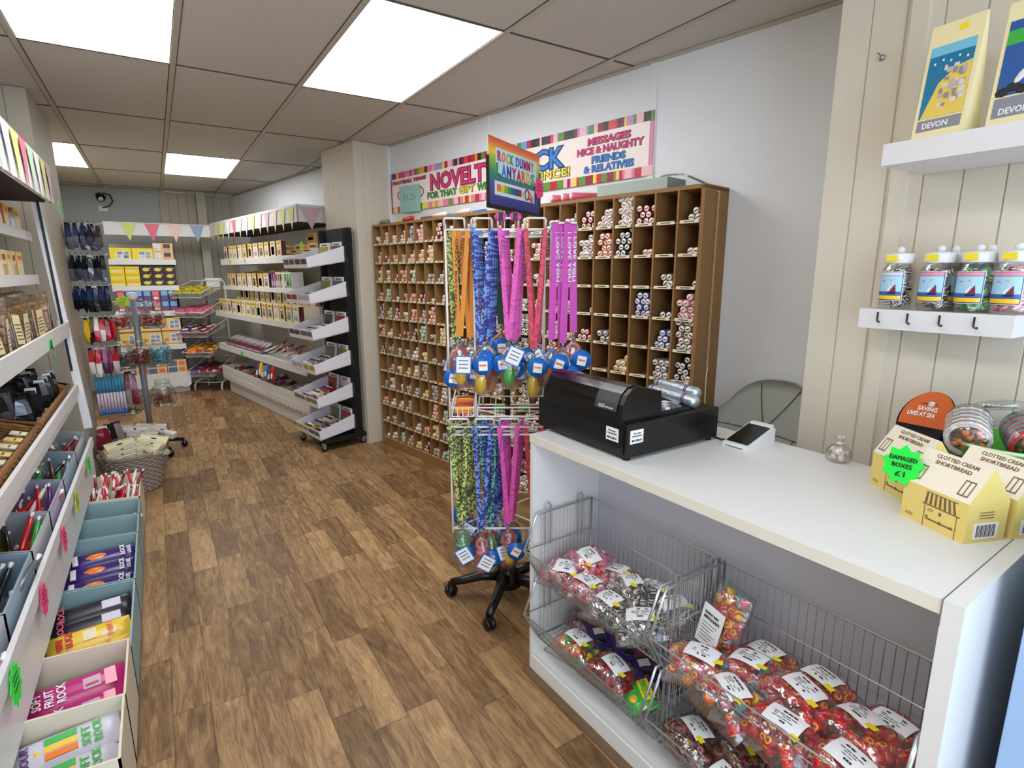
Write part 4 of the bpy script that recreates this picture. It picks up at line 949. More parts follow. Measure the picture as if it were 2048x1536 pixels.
b = MB(); b.add([(v[0] * .93, v[1] * .93, v[2] + .0015 - .07 * 0) for v in vs[3 * n:]], [tuple(range(n))], ORT); b.add([(v[0], v[1], v[2]) for v in vs[3 * n:]], [tuple(range(n))], BLACK); fc = b.build('sloping_face', tn)
sl = math.atan2(.062, R)
for s, x, v, ww, hh, m_ in (('SAVING', -.026, .018, .052, .013, PAPER), ('LIVES AT SEA', -.044, -.001, .088, .013, PAPER), ('LIFEBOATS', -.024, .038, .048, .005, INK)):
    link('lettering', text_mesh(s, m_, .02), fc, (x, v * math.cos(sl), .155 + .062 * v * math.cos(sl) / R + .003), (sl, 0, 0), scale=(ww / (.66 * len(s)), hh / .7, 1))
b = MB(); M = Matrix.Translation((0, 0, .158)) @ Matrix.Rotation(sl, 4, 'X')
b.box((-.03, -.034, 0), (.03, -.0325, .0008), INK, M); b.box((-.026, -.040, 0), (.02, -.0385, .0008), INK, M); b.lathe([(.008, 0), (.008, .001)], PAPER, 12, M @ Matrix.Translation((0, .042, 0))); b.build('coin_slot_print', fc)
GT = cm('bright_green_tub', 96, 190, 60, rough=.35)
tb = thing('green_tub', 'bright green round tub of wrapped rock lollies at the back of the counter', 'tub', (1.665, .415, KH)); tb.scale = (1.08, 1.08, 1.18)
b = MB(); b.lathe([(.088, 0), (.105, .115), (.110, .118), (.110, .124), (.103, .124), (.086, .008)], GT, 30, capt=True); b.build('bucket', tb)
b = MB(); b.tube([(.110 * math.cos(2 * PI * k / 30), .110 * math.sin(2 * PI * k / 30), .121) for k in range(30)], .004, cm('pale_green_rim', 190, 230, 170, rough=.3), 6, closed=True); b.build('rim', tb)
def coil(lab, x, y, z, rx, rz, R0, c1, c2, core):
    t = thing('rock_roll', lab, 'rock roll', (x, y, z), rot=(rx, 0, rz))
    b = MB()
    for k in range(10):
        a0_ = k * 2 * PI / 10; q = (-.05 + .010 * k)
        b.tube([(R0 * math.cos(a), q, R0 * math.sin(a)) for a in [2 * PI * j / 16 for j in range(16)]], .0065, c1 if k % 2 else c2, 5, closed=True)
    b.build('striped_wrap', t)
    b = MB(); R_ = random.Random(int(x * 999))
    for k in range(26): a = R_.uniform(0, 6.3); rr = R_.uniform(0, R0 * .8); b.ball((rr * math.cos(a), -.052 + R_.uniform(-.006, .006), rr * math.sin(a)), .0075, core if k % 3 else CORA, 6, 5)
    b.box((-R0 * .6, -.048, -R0 * .6), (R0 * .6, .05, R0 * .6), core); b.build('sweets', t, kind='stuff')
    b = MB(); M = Matrix.Rotation(PI / 2, 4, 'X'); b.lathe([(R0 * .5, .068), (R0 * 1.12, .058), (R0 * 1.16, 0), (R0 * 1.12, -.056), (R0 * .4, -.07)], PLASD, 18, M); b.build('clear_film', t)
    return t
SG = cm('silver_grey_ribbon', 150, 146, 140, rough=.3)
coil('grey striped clear roll of dark sweets at the left of the green tub', 1.612, .478, KH + .165, .25, -1.25, .040, SG, CWHITE, CBRN)
coil('teal, white and red striped roll of dark sweets at the right of the tub', 1.66, .375, KH + .160, .2, -1.1, .044, CTEAL, RED, CBRN)
b = MB(); b.lathe([(.045, 0), (.05, .012), (.042, .02), (.015, .024)], PLASD, 18); b.lathe([(.03, .005), (.03, .012)], SG, 14)
b.build('clear_lid', None, (1.72, .455, KH + .205), (-.2, .1, 0), label='round clear lid lying on top of the rolls in the green tub', cat='lid')
# ---------------------------------------------------------------- shelves on the near right wall
SX = 1.59
t = thing('wall_shelf', 'thick white floating shelf at the upper right holding picture packs', 'shelf', (SX, .737, 1.712), -PI / 2)
MB().box((0, 0, 0), (.9, .236, .052), WHITEW).build('board', t)
t = thing('hook_shelf', 'white shelf with a row of black hooks under the sweet jars', 'shelf', (1.70, .797, 1.292), -PI / 2)
MB().box((0, 0, 0), (.345, .127, .054), WHITEW).build('board', t)
for i in range(4):
    b = MB(); x = .05 + .073 * i
    b.tube([(x, -.002, .046), (x, -.003, .024), (x + .003, -.006, .020), (x + .010, -.016, .020), (x + .014, -.024, .021)], .0022, BLACK, 6); b.ball((x + .014, -.025, .021), .0032, BLACK, 6, 5)
    b.build('hook', t)
# sweet jars
def jar(lab, x, y, z, c1, c2, kind, ban):
    t = thing('sweet_jar', lab, 'jar', (x, y, z), -PI / 2 - .12); t.scale = (1.12, 1.12, 1.2)
    b = MB(); b.lathe([(.030, 0), (.034, .004), (.035, .012), (.035, .082), (.033, .092), (.027, .102), (.027, .108)], GLASS, 24, capt=False); b.build('clear_jar_body', t)
    b = MB(); R_ = random.Random(int(x * 1000 + y * 3000))
    for k in range(70):
        a = R_.uniform(0, 6.3); rr = R_.uniform(.010, .026); blob(b, (rr * math.cos(a), rr * math.sin(a), R_.uniform(.01, .090)), kind, c1, c2, .0078, R_)
    b.build('sweets', t, kind='stuff')
    b = MB(); b.lathe([(.031, .104), (.0315, .108), (.0315, .122), (.029, .126), (.006, .128)], WHITE, 24); b.ball((0, 0, .134), .0085, WHITE, 12, 8); b.build('white_lid', t)
    # wrap-around seaside label
    def band(z0, z1, mt, a0, a1, rr):
        vs = []; n = 12
        for k in range(n + 1): a = a0 + (a1 - a0) * k / n; vs += [(rr * math.cos(a), rr * math.sin(a), z0), (rr * math.cos(a), rr * math.sin(a), z1)]
        lb_.add(vs, [(2 * k, 2 * k + 2, 2 * k + 3, 2 * k + 1) for k in range(n)], mt)
    lb_ = MB(); a0, a1 = -PI / 2 - .85, -PI / 2 + .85
    band(.020, .086, PAPER, a0 - .04, a1 + .04, .0353); band(.021, .085, NAVY, a0, a1, .0356); band(.037, .076, cm('label_sky', 170, 212, 236, rough=.4), a0 + .05, a1 - .05, .0358); band(.033, .041, cm('label_sea', 40, 100, 170, rough=.4), a0 + .05, a1 - .05, .036); band(.023, .032, CYEL, a0 + .05, a1 - .05, .036); band(.077, .084, ban, a0 + .05, a1 - .05, .036)
    lb = lb_.build('seaside_label', t)
    b = MB(); b.add([(.004, -.0372, .040), (.018, -.0340, .040), (.016, -.0345, .058)], [(0, 1, 2)], CDRED); b.add([(.002, -.0374, .040), (.0, -.0374, .046), (.014, -.0352, .060)], [(0, 1, 2)], PAPER)
    b.box((.0, -.0376, .0365), (.018, -.034, .0395), NAVY); b.ball((.006, -.0368, .068), (.003, .0005, .003), CYEL, 8, 5)
    b.tube([(-.014, -.0345, .064), (-.011, -.0355, .066), (-.008, -.036, .064)], .0005, INK, 4); b.build('sailing_boat_print', lb)
    b = MB(); b.box((-.013, -.0335, .109), (.012, -.0318, .122), YST); b.build('price_sticker', t)
cr_ = .030
BNR = cm('label_pink_banner', 226, 150, 170, rough=.5); BNW = cm('label_pale_banner', 210, 215, 220, rough=.5)
JZ = 1.346
jar('sweet jar of black and white mints, leftmost on the hook shelf', 1.742, .728, JZ, CBLK, CWHITE, 'stripe', BNW)
jar('front sweet jar of brown striped rock, second from the left', 1.742, .634, JZ, CBRN, CWHITE, 'stripe', BNR)
jar('front sweet jar of green, blue and orange striped rock, third from the left', 1.742, .552, JZ, CGRN, CWHITE, 'stripe', BNR)
jar('front sweet jar of pink rock at the right edge of the photo', 1.742, .478, JZ, PINK, CWHITE, 'stripe', BNR)
jar('rear sweet jar peeping between the second and third front jars', 1.794, .620, JZ, CGRN, CORA, 'stripe', BNW)
jar('rear sweet jar peeping between the third and the pink front jars', 1.794, .545, JZ, CDRED, CWHITE, 'stripe', BNW)
# DEVON picture packs on the upper shelf
def devon(lab, y, style, z=1.764, W=.112, H=.262, rz=-.12):
    t = thing('picture_pack', lab, 'gift pack', (1.625, y, z), -PI / 2 + rz)
    CR = cm('pack_cream_card', 246, 232, 180, rough=.45)
    b = MB(); D = .07
    b.add([(0, 0, 0), (W, 0, 0), (W, D, 0), (0, D, 0), (0, D * .46, H), (W, D * .46, H), (W, D * .54, H), (0, D * .54, H)], [(0, 1, 5, 4), (1, 2, 6, 5), (2, 3, 7, 6), (3, 0, 4, 7), (4, 5, 6, 7), (3, 2, 1, 0)], CR)
    b.build('folded_card', t)
    an = math.atan2(H, D * .46)
    M = Matrix.Rotation(an, 4, 'X'); P = MB()
    L = math.hypot(H, D * .46)
    def bx(x0, v0, x1, v1, mt, h=.0008): P.box((x0, v0, 0), (x1, v1, h), mt, M)
    x0, x1 = .008, W - .010; v0, v1 = .04, L - .05
    if style == 0:
        bx(x0, .02, x1, .046, cm('pack_grey_band', 140, 140, 150, rough=.5)); bx(x0, .05, x1, v1, cm('pack_sea', 20, 120, 160, rough=.4)); bx(x0, v1 - .022, x1, v1, cm('pack_pale_sky', 120, 195, 225, rough=.4), .001)
        P.add([M @ Vector(p) for p in [(x0 + .004, .05, .0012), (x1, .05, .0012), (x1, .165, .0012), (x1 - .03, .158, .0012), (x0 + .03, .128, .0012), (x0 + .008, .09, .0012)]], [(0, 1, 2, 3, 4)], cm('pack_sand', 236, 206, 90, rough=.4))
        R_ = random.Random(2)
        for k in range(30): q = R_.uniform(.042, .088); v = R_.uniform(.07, .158); P.box((q, v, .0014 + k * .00002), (q + R_.uniform(.006, .013), v + R_.uniform(.006, .014), .0018 + k * .00002), cm('pack_rooftop_%d' % (k % 3), *[(190, 180, 185), (150, 140, 150), (225, 215, 215)][k % 3], rough=.5), M)
        for k in range(5): q = .02 + .017 * k; P.box((q, .172 + .006 * (k % 2), .0012), (q + .004, .177 + .006 * (k % 2), .0016), PAPER, M)
    else:
        bx(x0, .02, x1, .062, cm('pack_grey_band', 140, 140, 150, rough=.5)); bx(x0, .066, x1, v1 + .01, cm('pack_blue', 40, 90, 160, rough=.4)); bx(x0, v1 - .04, x1, v1 - .01, CGRN, .001)
        for k in range(5): P.ball((0, 0, 0), (.014, .01, .001), INK, 8, 4, M @ Matrix.Translation((.02 + .018 * k, .074 + .008 * (k % 2), .001)))
        P.ball((0, 0, 0), (.008, .022, .0012), PAPER, 8, 4, M @ Matrix.Translation((.05, .105, .0014)) @ Matrix.Rotation(-.6, 4, 'Z')); P.ball((0, 0, 0), (.004, .01, .001), PAPER, 8, 4, M @ Matrix.Translation((.062, .126, .0016)) @ Matrix.Rotation(.5, 4, 'Z'))
    pr = P.build('printed_picture', t)
    zz = .026
    p = M @ Vector((x0 + .012, zz, .0012)); link('lettering', text_mesh('DEVON', PAPER, .02), pr, p, (an, 0, 0), scale=(.055 / (.68 * 5), .013 / .7, 1))
    q = MB(); q.box((.06, L - .026, .0002), (.078, L - .012, .0008), YST, M); q.build('price_sticker', t)
devon('DEVON pack showing a sandy harbour beside blue sea, on the upper shelf', .692, 0)
devon('DEVON pack showing a seabird, cut by the right edge of the photo', .545, 1, rz=-.1)
b = MB(); pts = [(1.828 - .004, .795 - .004 * math.sin(k * .9), 1.70 - .055 * k) for k in range(15)]; b.tube(pts, .0028, CREAMP, 5)
b.build('cream_cable', None, label='thin cream cable running down the clad wall left of the jars', cat='cable')
b = MB(); b.lathe([(.008, 0), (.009, .004), (.004, .01)], DCHROME, 8, Matrix.Rotation(-PI / 2, 4, 'Y')); b.tube([(-.01, 0, 0), (-.016, .002, .01), (-.012, .01, .014)], .0018, DCHROME, 5)
b.build('screw_hook', None, (1.830, .880, 2.05), label='small screw hook in the clad wall at the upper right', cat='hook')
# pale blue cabinet cutting the lower right corner
t = thing('blue_cabinet', 'pale blue metal cabinet cutting into the lower right corner', 'cabinet', (1.21, -.05, 0), 0)
b = MB(); b.box((0, 0, 0), (.6, .285, 1.0), cm('pale_blue_metal', 160, 190, 226, rough=.35)); b.build('carcass', t); MB().box((.02, .285, .05), (.58, .29, .97), cm('pale_blue_metal', 160, 190, 226)).build('door', t)
# ---------------------------------------------------------------- generic printed cartons
def carton(W, D, H, body, panels, side=None, nm='carton'):
    b = MB(); b.box((0, 0, 0), (W, D, H), body)
    if side: b.box((W, .002, .002), (W + .0008, D - .002, H - .002), side); b.box((-.0008, .002, .002), (0, D - .002, H - .002), side)
    for (x0, z0_, x1, z1_, m_) in panels: b.box((x0 * W, -.0012, z0_ * H), (x1 * W, 0, z1_ * H), m_)
    return b.mesh(nm)
YC = cm('fudge_yellow_card', 238, 212, 120, rough=.5); YC2 = cm('fudge_orange_side', 226, 150, 70, rough=.5); CRC = cm('fudge_cream_card', 238, 226, 190, rough=.5); BRC = cm('fudge_maroon_side', 110, 40, 34, rough=.5)
SEA = [cm('picture_sea', 90, 120, 150, rough=.4), cm('picture_grey_town', 120, 116, 130, rough=.4), cm('picture_dark_quay', 70, 70, 84, rough=.4), cm('picture_sand', 190, 170, 140, rough=.4), cm('picture_moor', 90, 110, 80, rough=.4)]
VY = cm('vivid_yellow_card', 250, 228, 40, rough=.45); PEACH = cm('peach_card', 246, 200, 150, rough=.5); CHOC = cm('dark_chocolate_card', 62, 26, 26, rough=.4); CHO = cm('pale_lime_oval', 226, 220, 90, rough=.5); BLC = cm('blue_carton', 24, 74, 150, rough=.35); REDC = cm('red_carton', 180, 40, 40, rough=.35)
FB = [carton(.125, .05, .155, YC if i % 3 else CRC, [(.14, .12, .86, .72, PAPER), (.18, .15, .82, .42, SEA[i % 5]), (.18, .42, .82, .68, SEA[(i + 1) % 5]), (.2, .8, .8, .84, BRL), (.3, .88, .7, .91, BRL)], YC2 if i % 2 else BRC) for i in range(6)]
def row(nm, meshes, n, s0, ds, off, z, lab, grp, cat='box', rz=0., fr=WF, ang=WA, skip=(), base=0):
    for i in range(n):
        if i in skip: continue
        link(nm, meshes[(i * 5 + base) % len(meshes)], None, fr(s0 + ds * i, -off, z), (0, 0, ang + rnd.uniform(-.05, .05) + rz), label=lab.replace('#', ORD[i]), cat=cat, group=grp)
SCAL = lambda x0, x1, z, dp, n: [(x0, z + .05)] + [(x0 + (x1 - x0) * k / (n * 6), z - dp * abs(math.sin(PI * k / 6))) for k in range(n * 6 + 1)] + [(x1, z + .05)]
# long white gondola along the right wall
US0, US1 = -3.2, -.62
GW = cm('gondola_cream_back', 232, 226, 212, rough=.5)
un = thing('shelf_unit', 'long white shelf unit along the far right wall with scalloped base', 'shelf unit', WF(0, 0, 0), WA)
MB().box((US0, -.03, 0), (US1, -.006, 1.72), GW).build('back_panel', un)
for lo, ztop, lip in ((.445, 1.60, .055), (.445, 1.29, .03), (.56, .99, .045), (.56, .60, .06)):
    b = MB(); b.box((US0, -lo, ztop - .02), (US1, -.03, ztop - .004), WHITE); b.box((US0 - .006, -lo - .008, ztop - lip), (US1, -lo + .004, ztop + .014), WHITE); b.box((US0 - .008, -lo, ztop - lip), (US0, -.03, ztop + .014), WHITE); b.build('shelf', un)
b = MB(); b.box((US0, -.56, .19), (US1, -.545, .33), WHITE); b.box((US0 - .012, -.56, .19), (US0, -.03, .33), WHITE); b.box((US0, -.545, .19), (US1, -.03, .205), WHITE)
b.prism(SCAL(US0, US1, .19, .028, 26), -.562, -.552, WHITE); b.build('base_tray', un)
MB().box((US0 + .03, -.50, 0), (US1, -.03, .19), WHITE).build('base_cabinet', un)
b = MB(); b.box((-3.45, -.47, 1.895), (-.78, -.455, 2.045), WHITEW); b.box((-.80, -.47, 1.895), (-.78, -.004, 2.045), WHITEW)
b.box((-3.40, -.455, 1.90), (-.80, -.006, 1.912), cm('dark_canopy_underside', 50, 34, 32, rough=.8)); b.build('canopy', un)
row('fudge_box', FB, 11, -3.14, .168, .42, 1.605, 'upright yellow picture box, # from the far end of the top shelf', 'fudge boxes on the top shelf of the long unit')
FLAT = [carton(.15, .10, .05, YC, [(.1, .2, .9, .8, YC2)], YC2), carton(.16, .11, .06, CRC, [(.1, .3, .9, .7, BRL)], YC2)]
row('flat_box', FLAT, 9, -2.2, .16, .25, 1.605, 'flat yellow box, # in the back row of the top shelf', 'flat boxes behind the top row'); row('flat_box', FLAT, 7, -1.9, .16, .25, 1.668, 'flat yellow box stacked second high, # along the back of the top shelf', 'flat boxes stacked behind the top row')
row('gift_box', [carton(.2, .12, .09, YC, [(.05, .1, .95, .9, YC2), (.2, .3, .8, .6, CDRED)])], 2, -1.25, .22, .2, 1.735, 'large yellow gift box topping the back stack, # along', 'gift boxes')
row('fudge_box', FB, 8, -3.10, .172, .42, 1.292, 'upright picture box, # from the far end of the second shelf', 'fudge boxes on the second shelf', base=1)
row('flat_box', FLAT, 8, -3.0, .17, .26, 1.292, 'flat cream box, # along the back of the second shelf', 'flat boxes on the second shelf')
row('flat_box', FLAT, 8, -3.0, .17, .26, 1.354, 'flat cream box in the second layer, # along the back of the second shelf', 'flat boxes on the second shelf, second layer'); row('flat_box', FLAT, 8, -3.0, .17, .26, 1.416, 'flat cream box in the top layer, # along the back of the second shelf', 'flat boxes on the second shelf, top layer')
SP = [carton(.05, .12, .165, c, [(.1, .1, .9, .9, d_), (.2, .2, .8, .5, PAPER)]) for c, d_ in ((CPUR, CBLU), (NAVY, PINK), (PAPER, RED), (PAPER, SEA[1]), (PAPER, SEA[2]), (PAPER, YST), (PAPER, SEA[0]), (PAPER, CGRN))]
for i in range(9): link('slim_carton', SP[min(i, 7)], None, WF(-1.68 + .058 * i, -.42, 1.292), (0, 0, WA), label=f'slim upright carton with a {["purple","navy","red","grey","dark","yellow","blue","green","green"][i]} spine, {ORD[i]} along the second shelf', cat='carton', group='slim cartons on the second shelf')
row('fudge_box', FB, 15, -3.15, .160, .53, .995, 'upright picture box, # from the far end of the third shelf front row', 'fudge boxes, front row of the third shelf', base=2)
b = MB().box((US0 + .1, -.36, .995), (US1 - .1, -.1, 1.145), GW); b.build('riser_step', un)
row('fudge_box', FB, 14, -3.08, .164, .35, 1.146, 'upright picture box, # from the far end of the raised back row', 'fudge boxes, back row of the third shelf', base=4)
price_star('lime price card on the lip of the top shelf, nearer the far end', WF(-2.83, -.456, 1.575), (0, 0, WA), NLIME, .04)
price_star('pale yellow price card stuck on the top shelf lip', WF(-2.32, -.456, 1.58), (0, 0, WA), YC, .035)
price_star('small green star on the fourth shelf lip of the long unit', WF(-2.35, -.575, .565), (0, 0, WA), NGREEN, .035)
# packs and lollies lying on the fourth shelf
LIL = cm('lilac_pack_print', 190, 160, 180, rough=.3); GRY = cm('grey_pack_print', 150, 130, 136, rough=.3); MAR = cm('maroon_pack', 120, 40, 50, rough=.3)
for i in range(12):
    packet(f'flat {"lilac" if i % 2 else "grey-pink"} packet leaning in a row on the fourth shelf, {ORD[i]} from the far end', WF(-3.08 + .105 * i, -.44, .66), (.5, .0, WA), .10, .2, .012, GRY if i % 2 else LIL, [('#', -.04, -.08, .04, -.03, MAR), ('#', -.03, .0, .03, .06, PAPER)], group='packets on the fourth shelf')
for i in range(26):
    b = MB(); L = rnd.uniform(.10, .16); m1 = [RED, CWHITE, PINK, CDRED, CORA, CPUR][i % 6]
    b.tube([(0, 0, 0), (0, L, 0)], .0035, CWHITE, 5); b.tube([(-.012, L, 0), (0, L + .02, 0), (.012, L, 0), (.01, L - .03, 0)], .007, m1, 6)
    b.build('candy_cane', None, WF(-1.9 + .055 * (i % 13) + rnd.uniform(-.02, .02), -.50 + .12 * (i // 13), .635 + .02 * (i // 13)), (rnd.uniform(.1, .5), 0, WA + rnd.uniform(-.8, .8)), label='red, white or purple candy cane in the loose heap on the fourth shelf', cat='candy cane', group='candy canes heaped on the fourth shelf')
for i in range(8):
    packet(f'pale sweet packet on the fourth shelf between cane heap and rack, {ORD[i]} of eight', WF(-1.12 + .065 * (i % 4) , -.46 + .16 * (i // 4), .635), (.2, .1, WA + rnd.uniform(-.5, .5)), .12, .11, .025, CRC if i % 2 else GRY, [('#', -.04, -.03, .04, .03, PAPER)], group='pale packets near the rack')
for i in range(22):
    packet(f'dark sweet packet in the long unit base tray, {ORD[i % 24]} from the far end', WF(-3.08 + .11 * i, -.46 + .14 * (i % 2), .26 + .03 * (i % 3)), (rnd.uniform(0, .4), rnd.uniform(-.2, .2), WA + rnd.uniform(-.6, .6)), .14, .11, .03, [MAR, CBRN, CDRED, RED, GRY, CPUR][i % 6], [('#', -.03, -.03, .03, .02, PAPER if i % 2 else SEA[3])], group='packets in the base tray')
for i in range(6):
    packet(f'patterned packet hanging over the edge of the fourth shelf, {ORD[i]} along', WF(-1.85 + .085 * i, -.575, .44 + .02 * (i % 2)), (1.4, 0, WA), .07, .14, .012, [CPUR, CYEL, GRY, CBLU, MAR, RED][i], [('#', -.02, -.05, .02, .0, PAPER)], group='packets hanging at the fourth shelf')

# ---------------------------------------------------------------- bunting
def pennants(lab, pts_fn, L, n, zt, cols_, h=.15, w_=.13, parent=None):
    t = thing('bunting', lab, 'bunting', (0, 0, 0))
    x = 0
    for i in range(n):
        x0 = L * (i + .5) / n; m_ = cols_[i % len(cols_)]
        a = Vector(pts_fn(x0 - w_ / 2, zt)); c = Vector(pts_fn(x0 + w_ / 2, zt)); d_ = Vector(pts_fn(x0, zt - h))
        nrm = (c - a).cross(d_ - a).normalized() * .0015
        b = MB(); b.add([a, c, d_, a + nrm, c + nrm, d_ + nrm], [(0, 1, 2), (5, 4, 3), (0, 3, 4, 1), (1, 4, 5, 2), (2, 5, 3, 0)], m_); b.build('flag', t)
    b = MB(); b.tube([pts_fn(L * k / 20, zt + .002) for k in range(21)], .0025, WHITEW, 4); b.build('tape', t)
    return t
FLG = [cm('flag_lime', 214, 222, 130, rough=.7), cm('flag_white', 238, 236, 238, rough=.7), cm('flag_pink', 232, 120, 140, rough=.7), cm('flag_pale_green', 196, 222, 190, rough=.7), cm('flag_lilac', 214, 204, 222, rough=.7), cm('flag_peach', 238, 206, 190, rough=.7), cm('flag_rose', 214, 178, 186, rough=.7), cm('flag_blue', 150, 170, 200, rough=.7)]
pennants('pastel bunting along the canopy of the long right-hand unit', lambda x, z: WF(-3.42 + x, -.476, z), 2.62, 13, 2.02, [FLG[i] for i in (5, 0, 0, 1, 2, 3, 4, 0, 5, 6)], h=.19)
pennants('pink bunting on the near end of the long unit canopy', lambda x, z: WF(-.772, -.46 + x, z), .44, 2, 2.02, [FLG[6], FLG[6]], h=.19, w_=.2)

# ---------------------------------------------------------------- black wheeled rack with white trays
RA = math.atan2(-.46, .085); RK = Fr(.920, 4.920, RA); RW = .468
rk = thing('tray_rack', 'black wheeled rack with six sloping white trays at the end of the long unit', 'display rack', RK(0, 0, 0), RA)
b = MB(); b.box((0, .34, .10), (RW, .375, 1.805), BLACKM); b.build('back_board', rk)
b = MB(); b.box((-.01, .03, .07), (RW + .01, .40, .105), BLACKM); b.box((.0, .30, .1), (.03, .345, 1.8), BLACKM); b.box((RW - .03, .30, .1), (RW, .345, 1.8), BLACKM); b.build('frame', rk)
for (x, y) in ((.02, .03), (RW - .02, .03), (.02, .38), (RW - .02, .38)):
    b = MB(); M = Matrix.Translation((x, y, .028)) @ Matrix.Rotation(PI / 2, 4, 'Y'); b.lathe([(.024, -.012), (.027, -.008), (.027, .008), (.024, .012)], BLACK, 12, M); b.lathe([(.012, -.014), (.012, .014)], CHROME, 10, M); b.box((x - .016, y - .012, .03), (x + .016, y + .012, .07), CHROME); b.build('castor', rk)
TW = cm('tray_white', 236, 234, 240, rough=.35)
FP = [cm('fudge_print_yellow', 190, 170, 50, rough=.3), cm('fudge_print_red', 160, 40, 44, rough=.3), cm('fudge_print_grey', 110, 110, 104, rough=.3), cm('fudge_print_teal', 70, 100, 110, rough=.3), cm('fudge_print_lilac', 206, 176, 200, rough=.3), cm('fudge_print_moss', 130, 130, 60, rough=.3), cm('fudge_print_brown', 90, 60, 56, rough=.3)]
tz = [.105, .375, .65, .925, 1.21, 1.487]; sl = math.atan2(.055, .33)
TN = ['lowest', 'second lowest', 'third lowest', 'third highest', 'second highest', 'highest']
for i, z in enumerate(tz):
    M = Matrix.Translation((0, 0, z)) @ Matrix.Rotation(sl, 4, 'X')
    b = MB(); b.box((0, 0, 0), (RW, .335, .008), TW, M); [b.prism([(-.002, 0), (.335, 0), (.335, .122), (-.002, .080)], x_, x_ + .006, TW, M @ Matrix(((0, 1, 0, 0), (1, 0, 0, 0), (0, 0, 1, 0), (0, 0, 0, 1)))) for x_ in (0, RW - .006)]; b.box((0, -.004, 0), (RW, 0, .03), TW, M)
    b.box((0, -.004, .070), (RW, -.0, .082), TW, M); b.box((RW / 2 - .004, -.004, 0), (RW / 2 + .004, 0, .082), TW, M); b.build('tray', rk)
    b = MB()
    for q in range(4):
        x0 = .012 + .115 * q; b.box((x0, -.0025, .012), (x0 + .10, -.001, .072), FP[(i * 2 + q // 2 * 3) % 7], M)
    b.build('front_picture_strip', rk)
    for q in range(2):
        for r_ in range(3):
            p = M @ Vector((.125 + .225 * q, .06 + .095 * r_, .026))
            packet(f'flat fudge packet in the {TN[i]} rack tray, {"far" if q == 0 else "near"} side, {ORD[r_]} from its front', RK(*p), (sl, 0, RA), .20, .085, .02, [FP[(i + 3 * q) % 7], GRY, CRC][(r_ + i) % 3], [('#', -.07, -.02, .06, .0, INK), ('#', -.06, .01, .05, .025, PAPER)])
        c_ = FP[[1, 4, 5, 1, 3, 6][i]] if q else FP[[2, 1, 2, 6, 5, 0][i]]
        me = carton(.17, .02, .15, PAPER, [(.04, .06, .96, .80, c_), (.1, .15, .6, .45, CDRED if i % 2 else FP[0]), (.2, .84, .8, .92, INKG)])
        p = M @ Vector((.04 + .225 * q, .285, .012))
        link('display_packet', me, None, RK(*p), (-.12, 0, RA), label=f'upright picture packet at the back of the {TN[i]} rack tray, {"far" if q == 0 else "near"} one', cat='packet')
price_star('pale lime price card among the packets of the highest rack tray', RK(.13, .10, 1.66), (0, 0, RA), NLIME, .045)

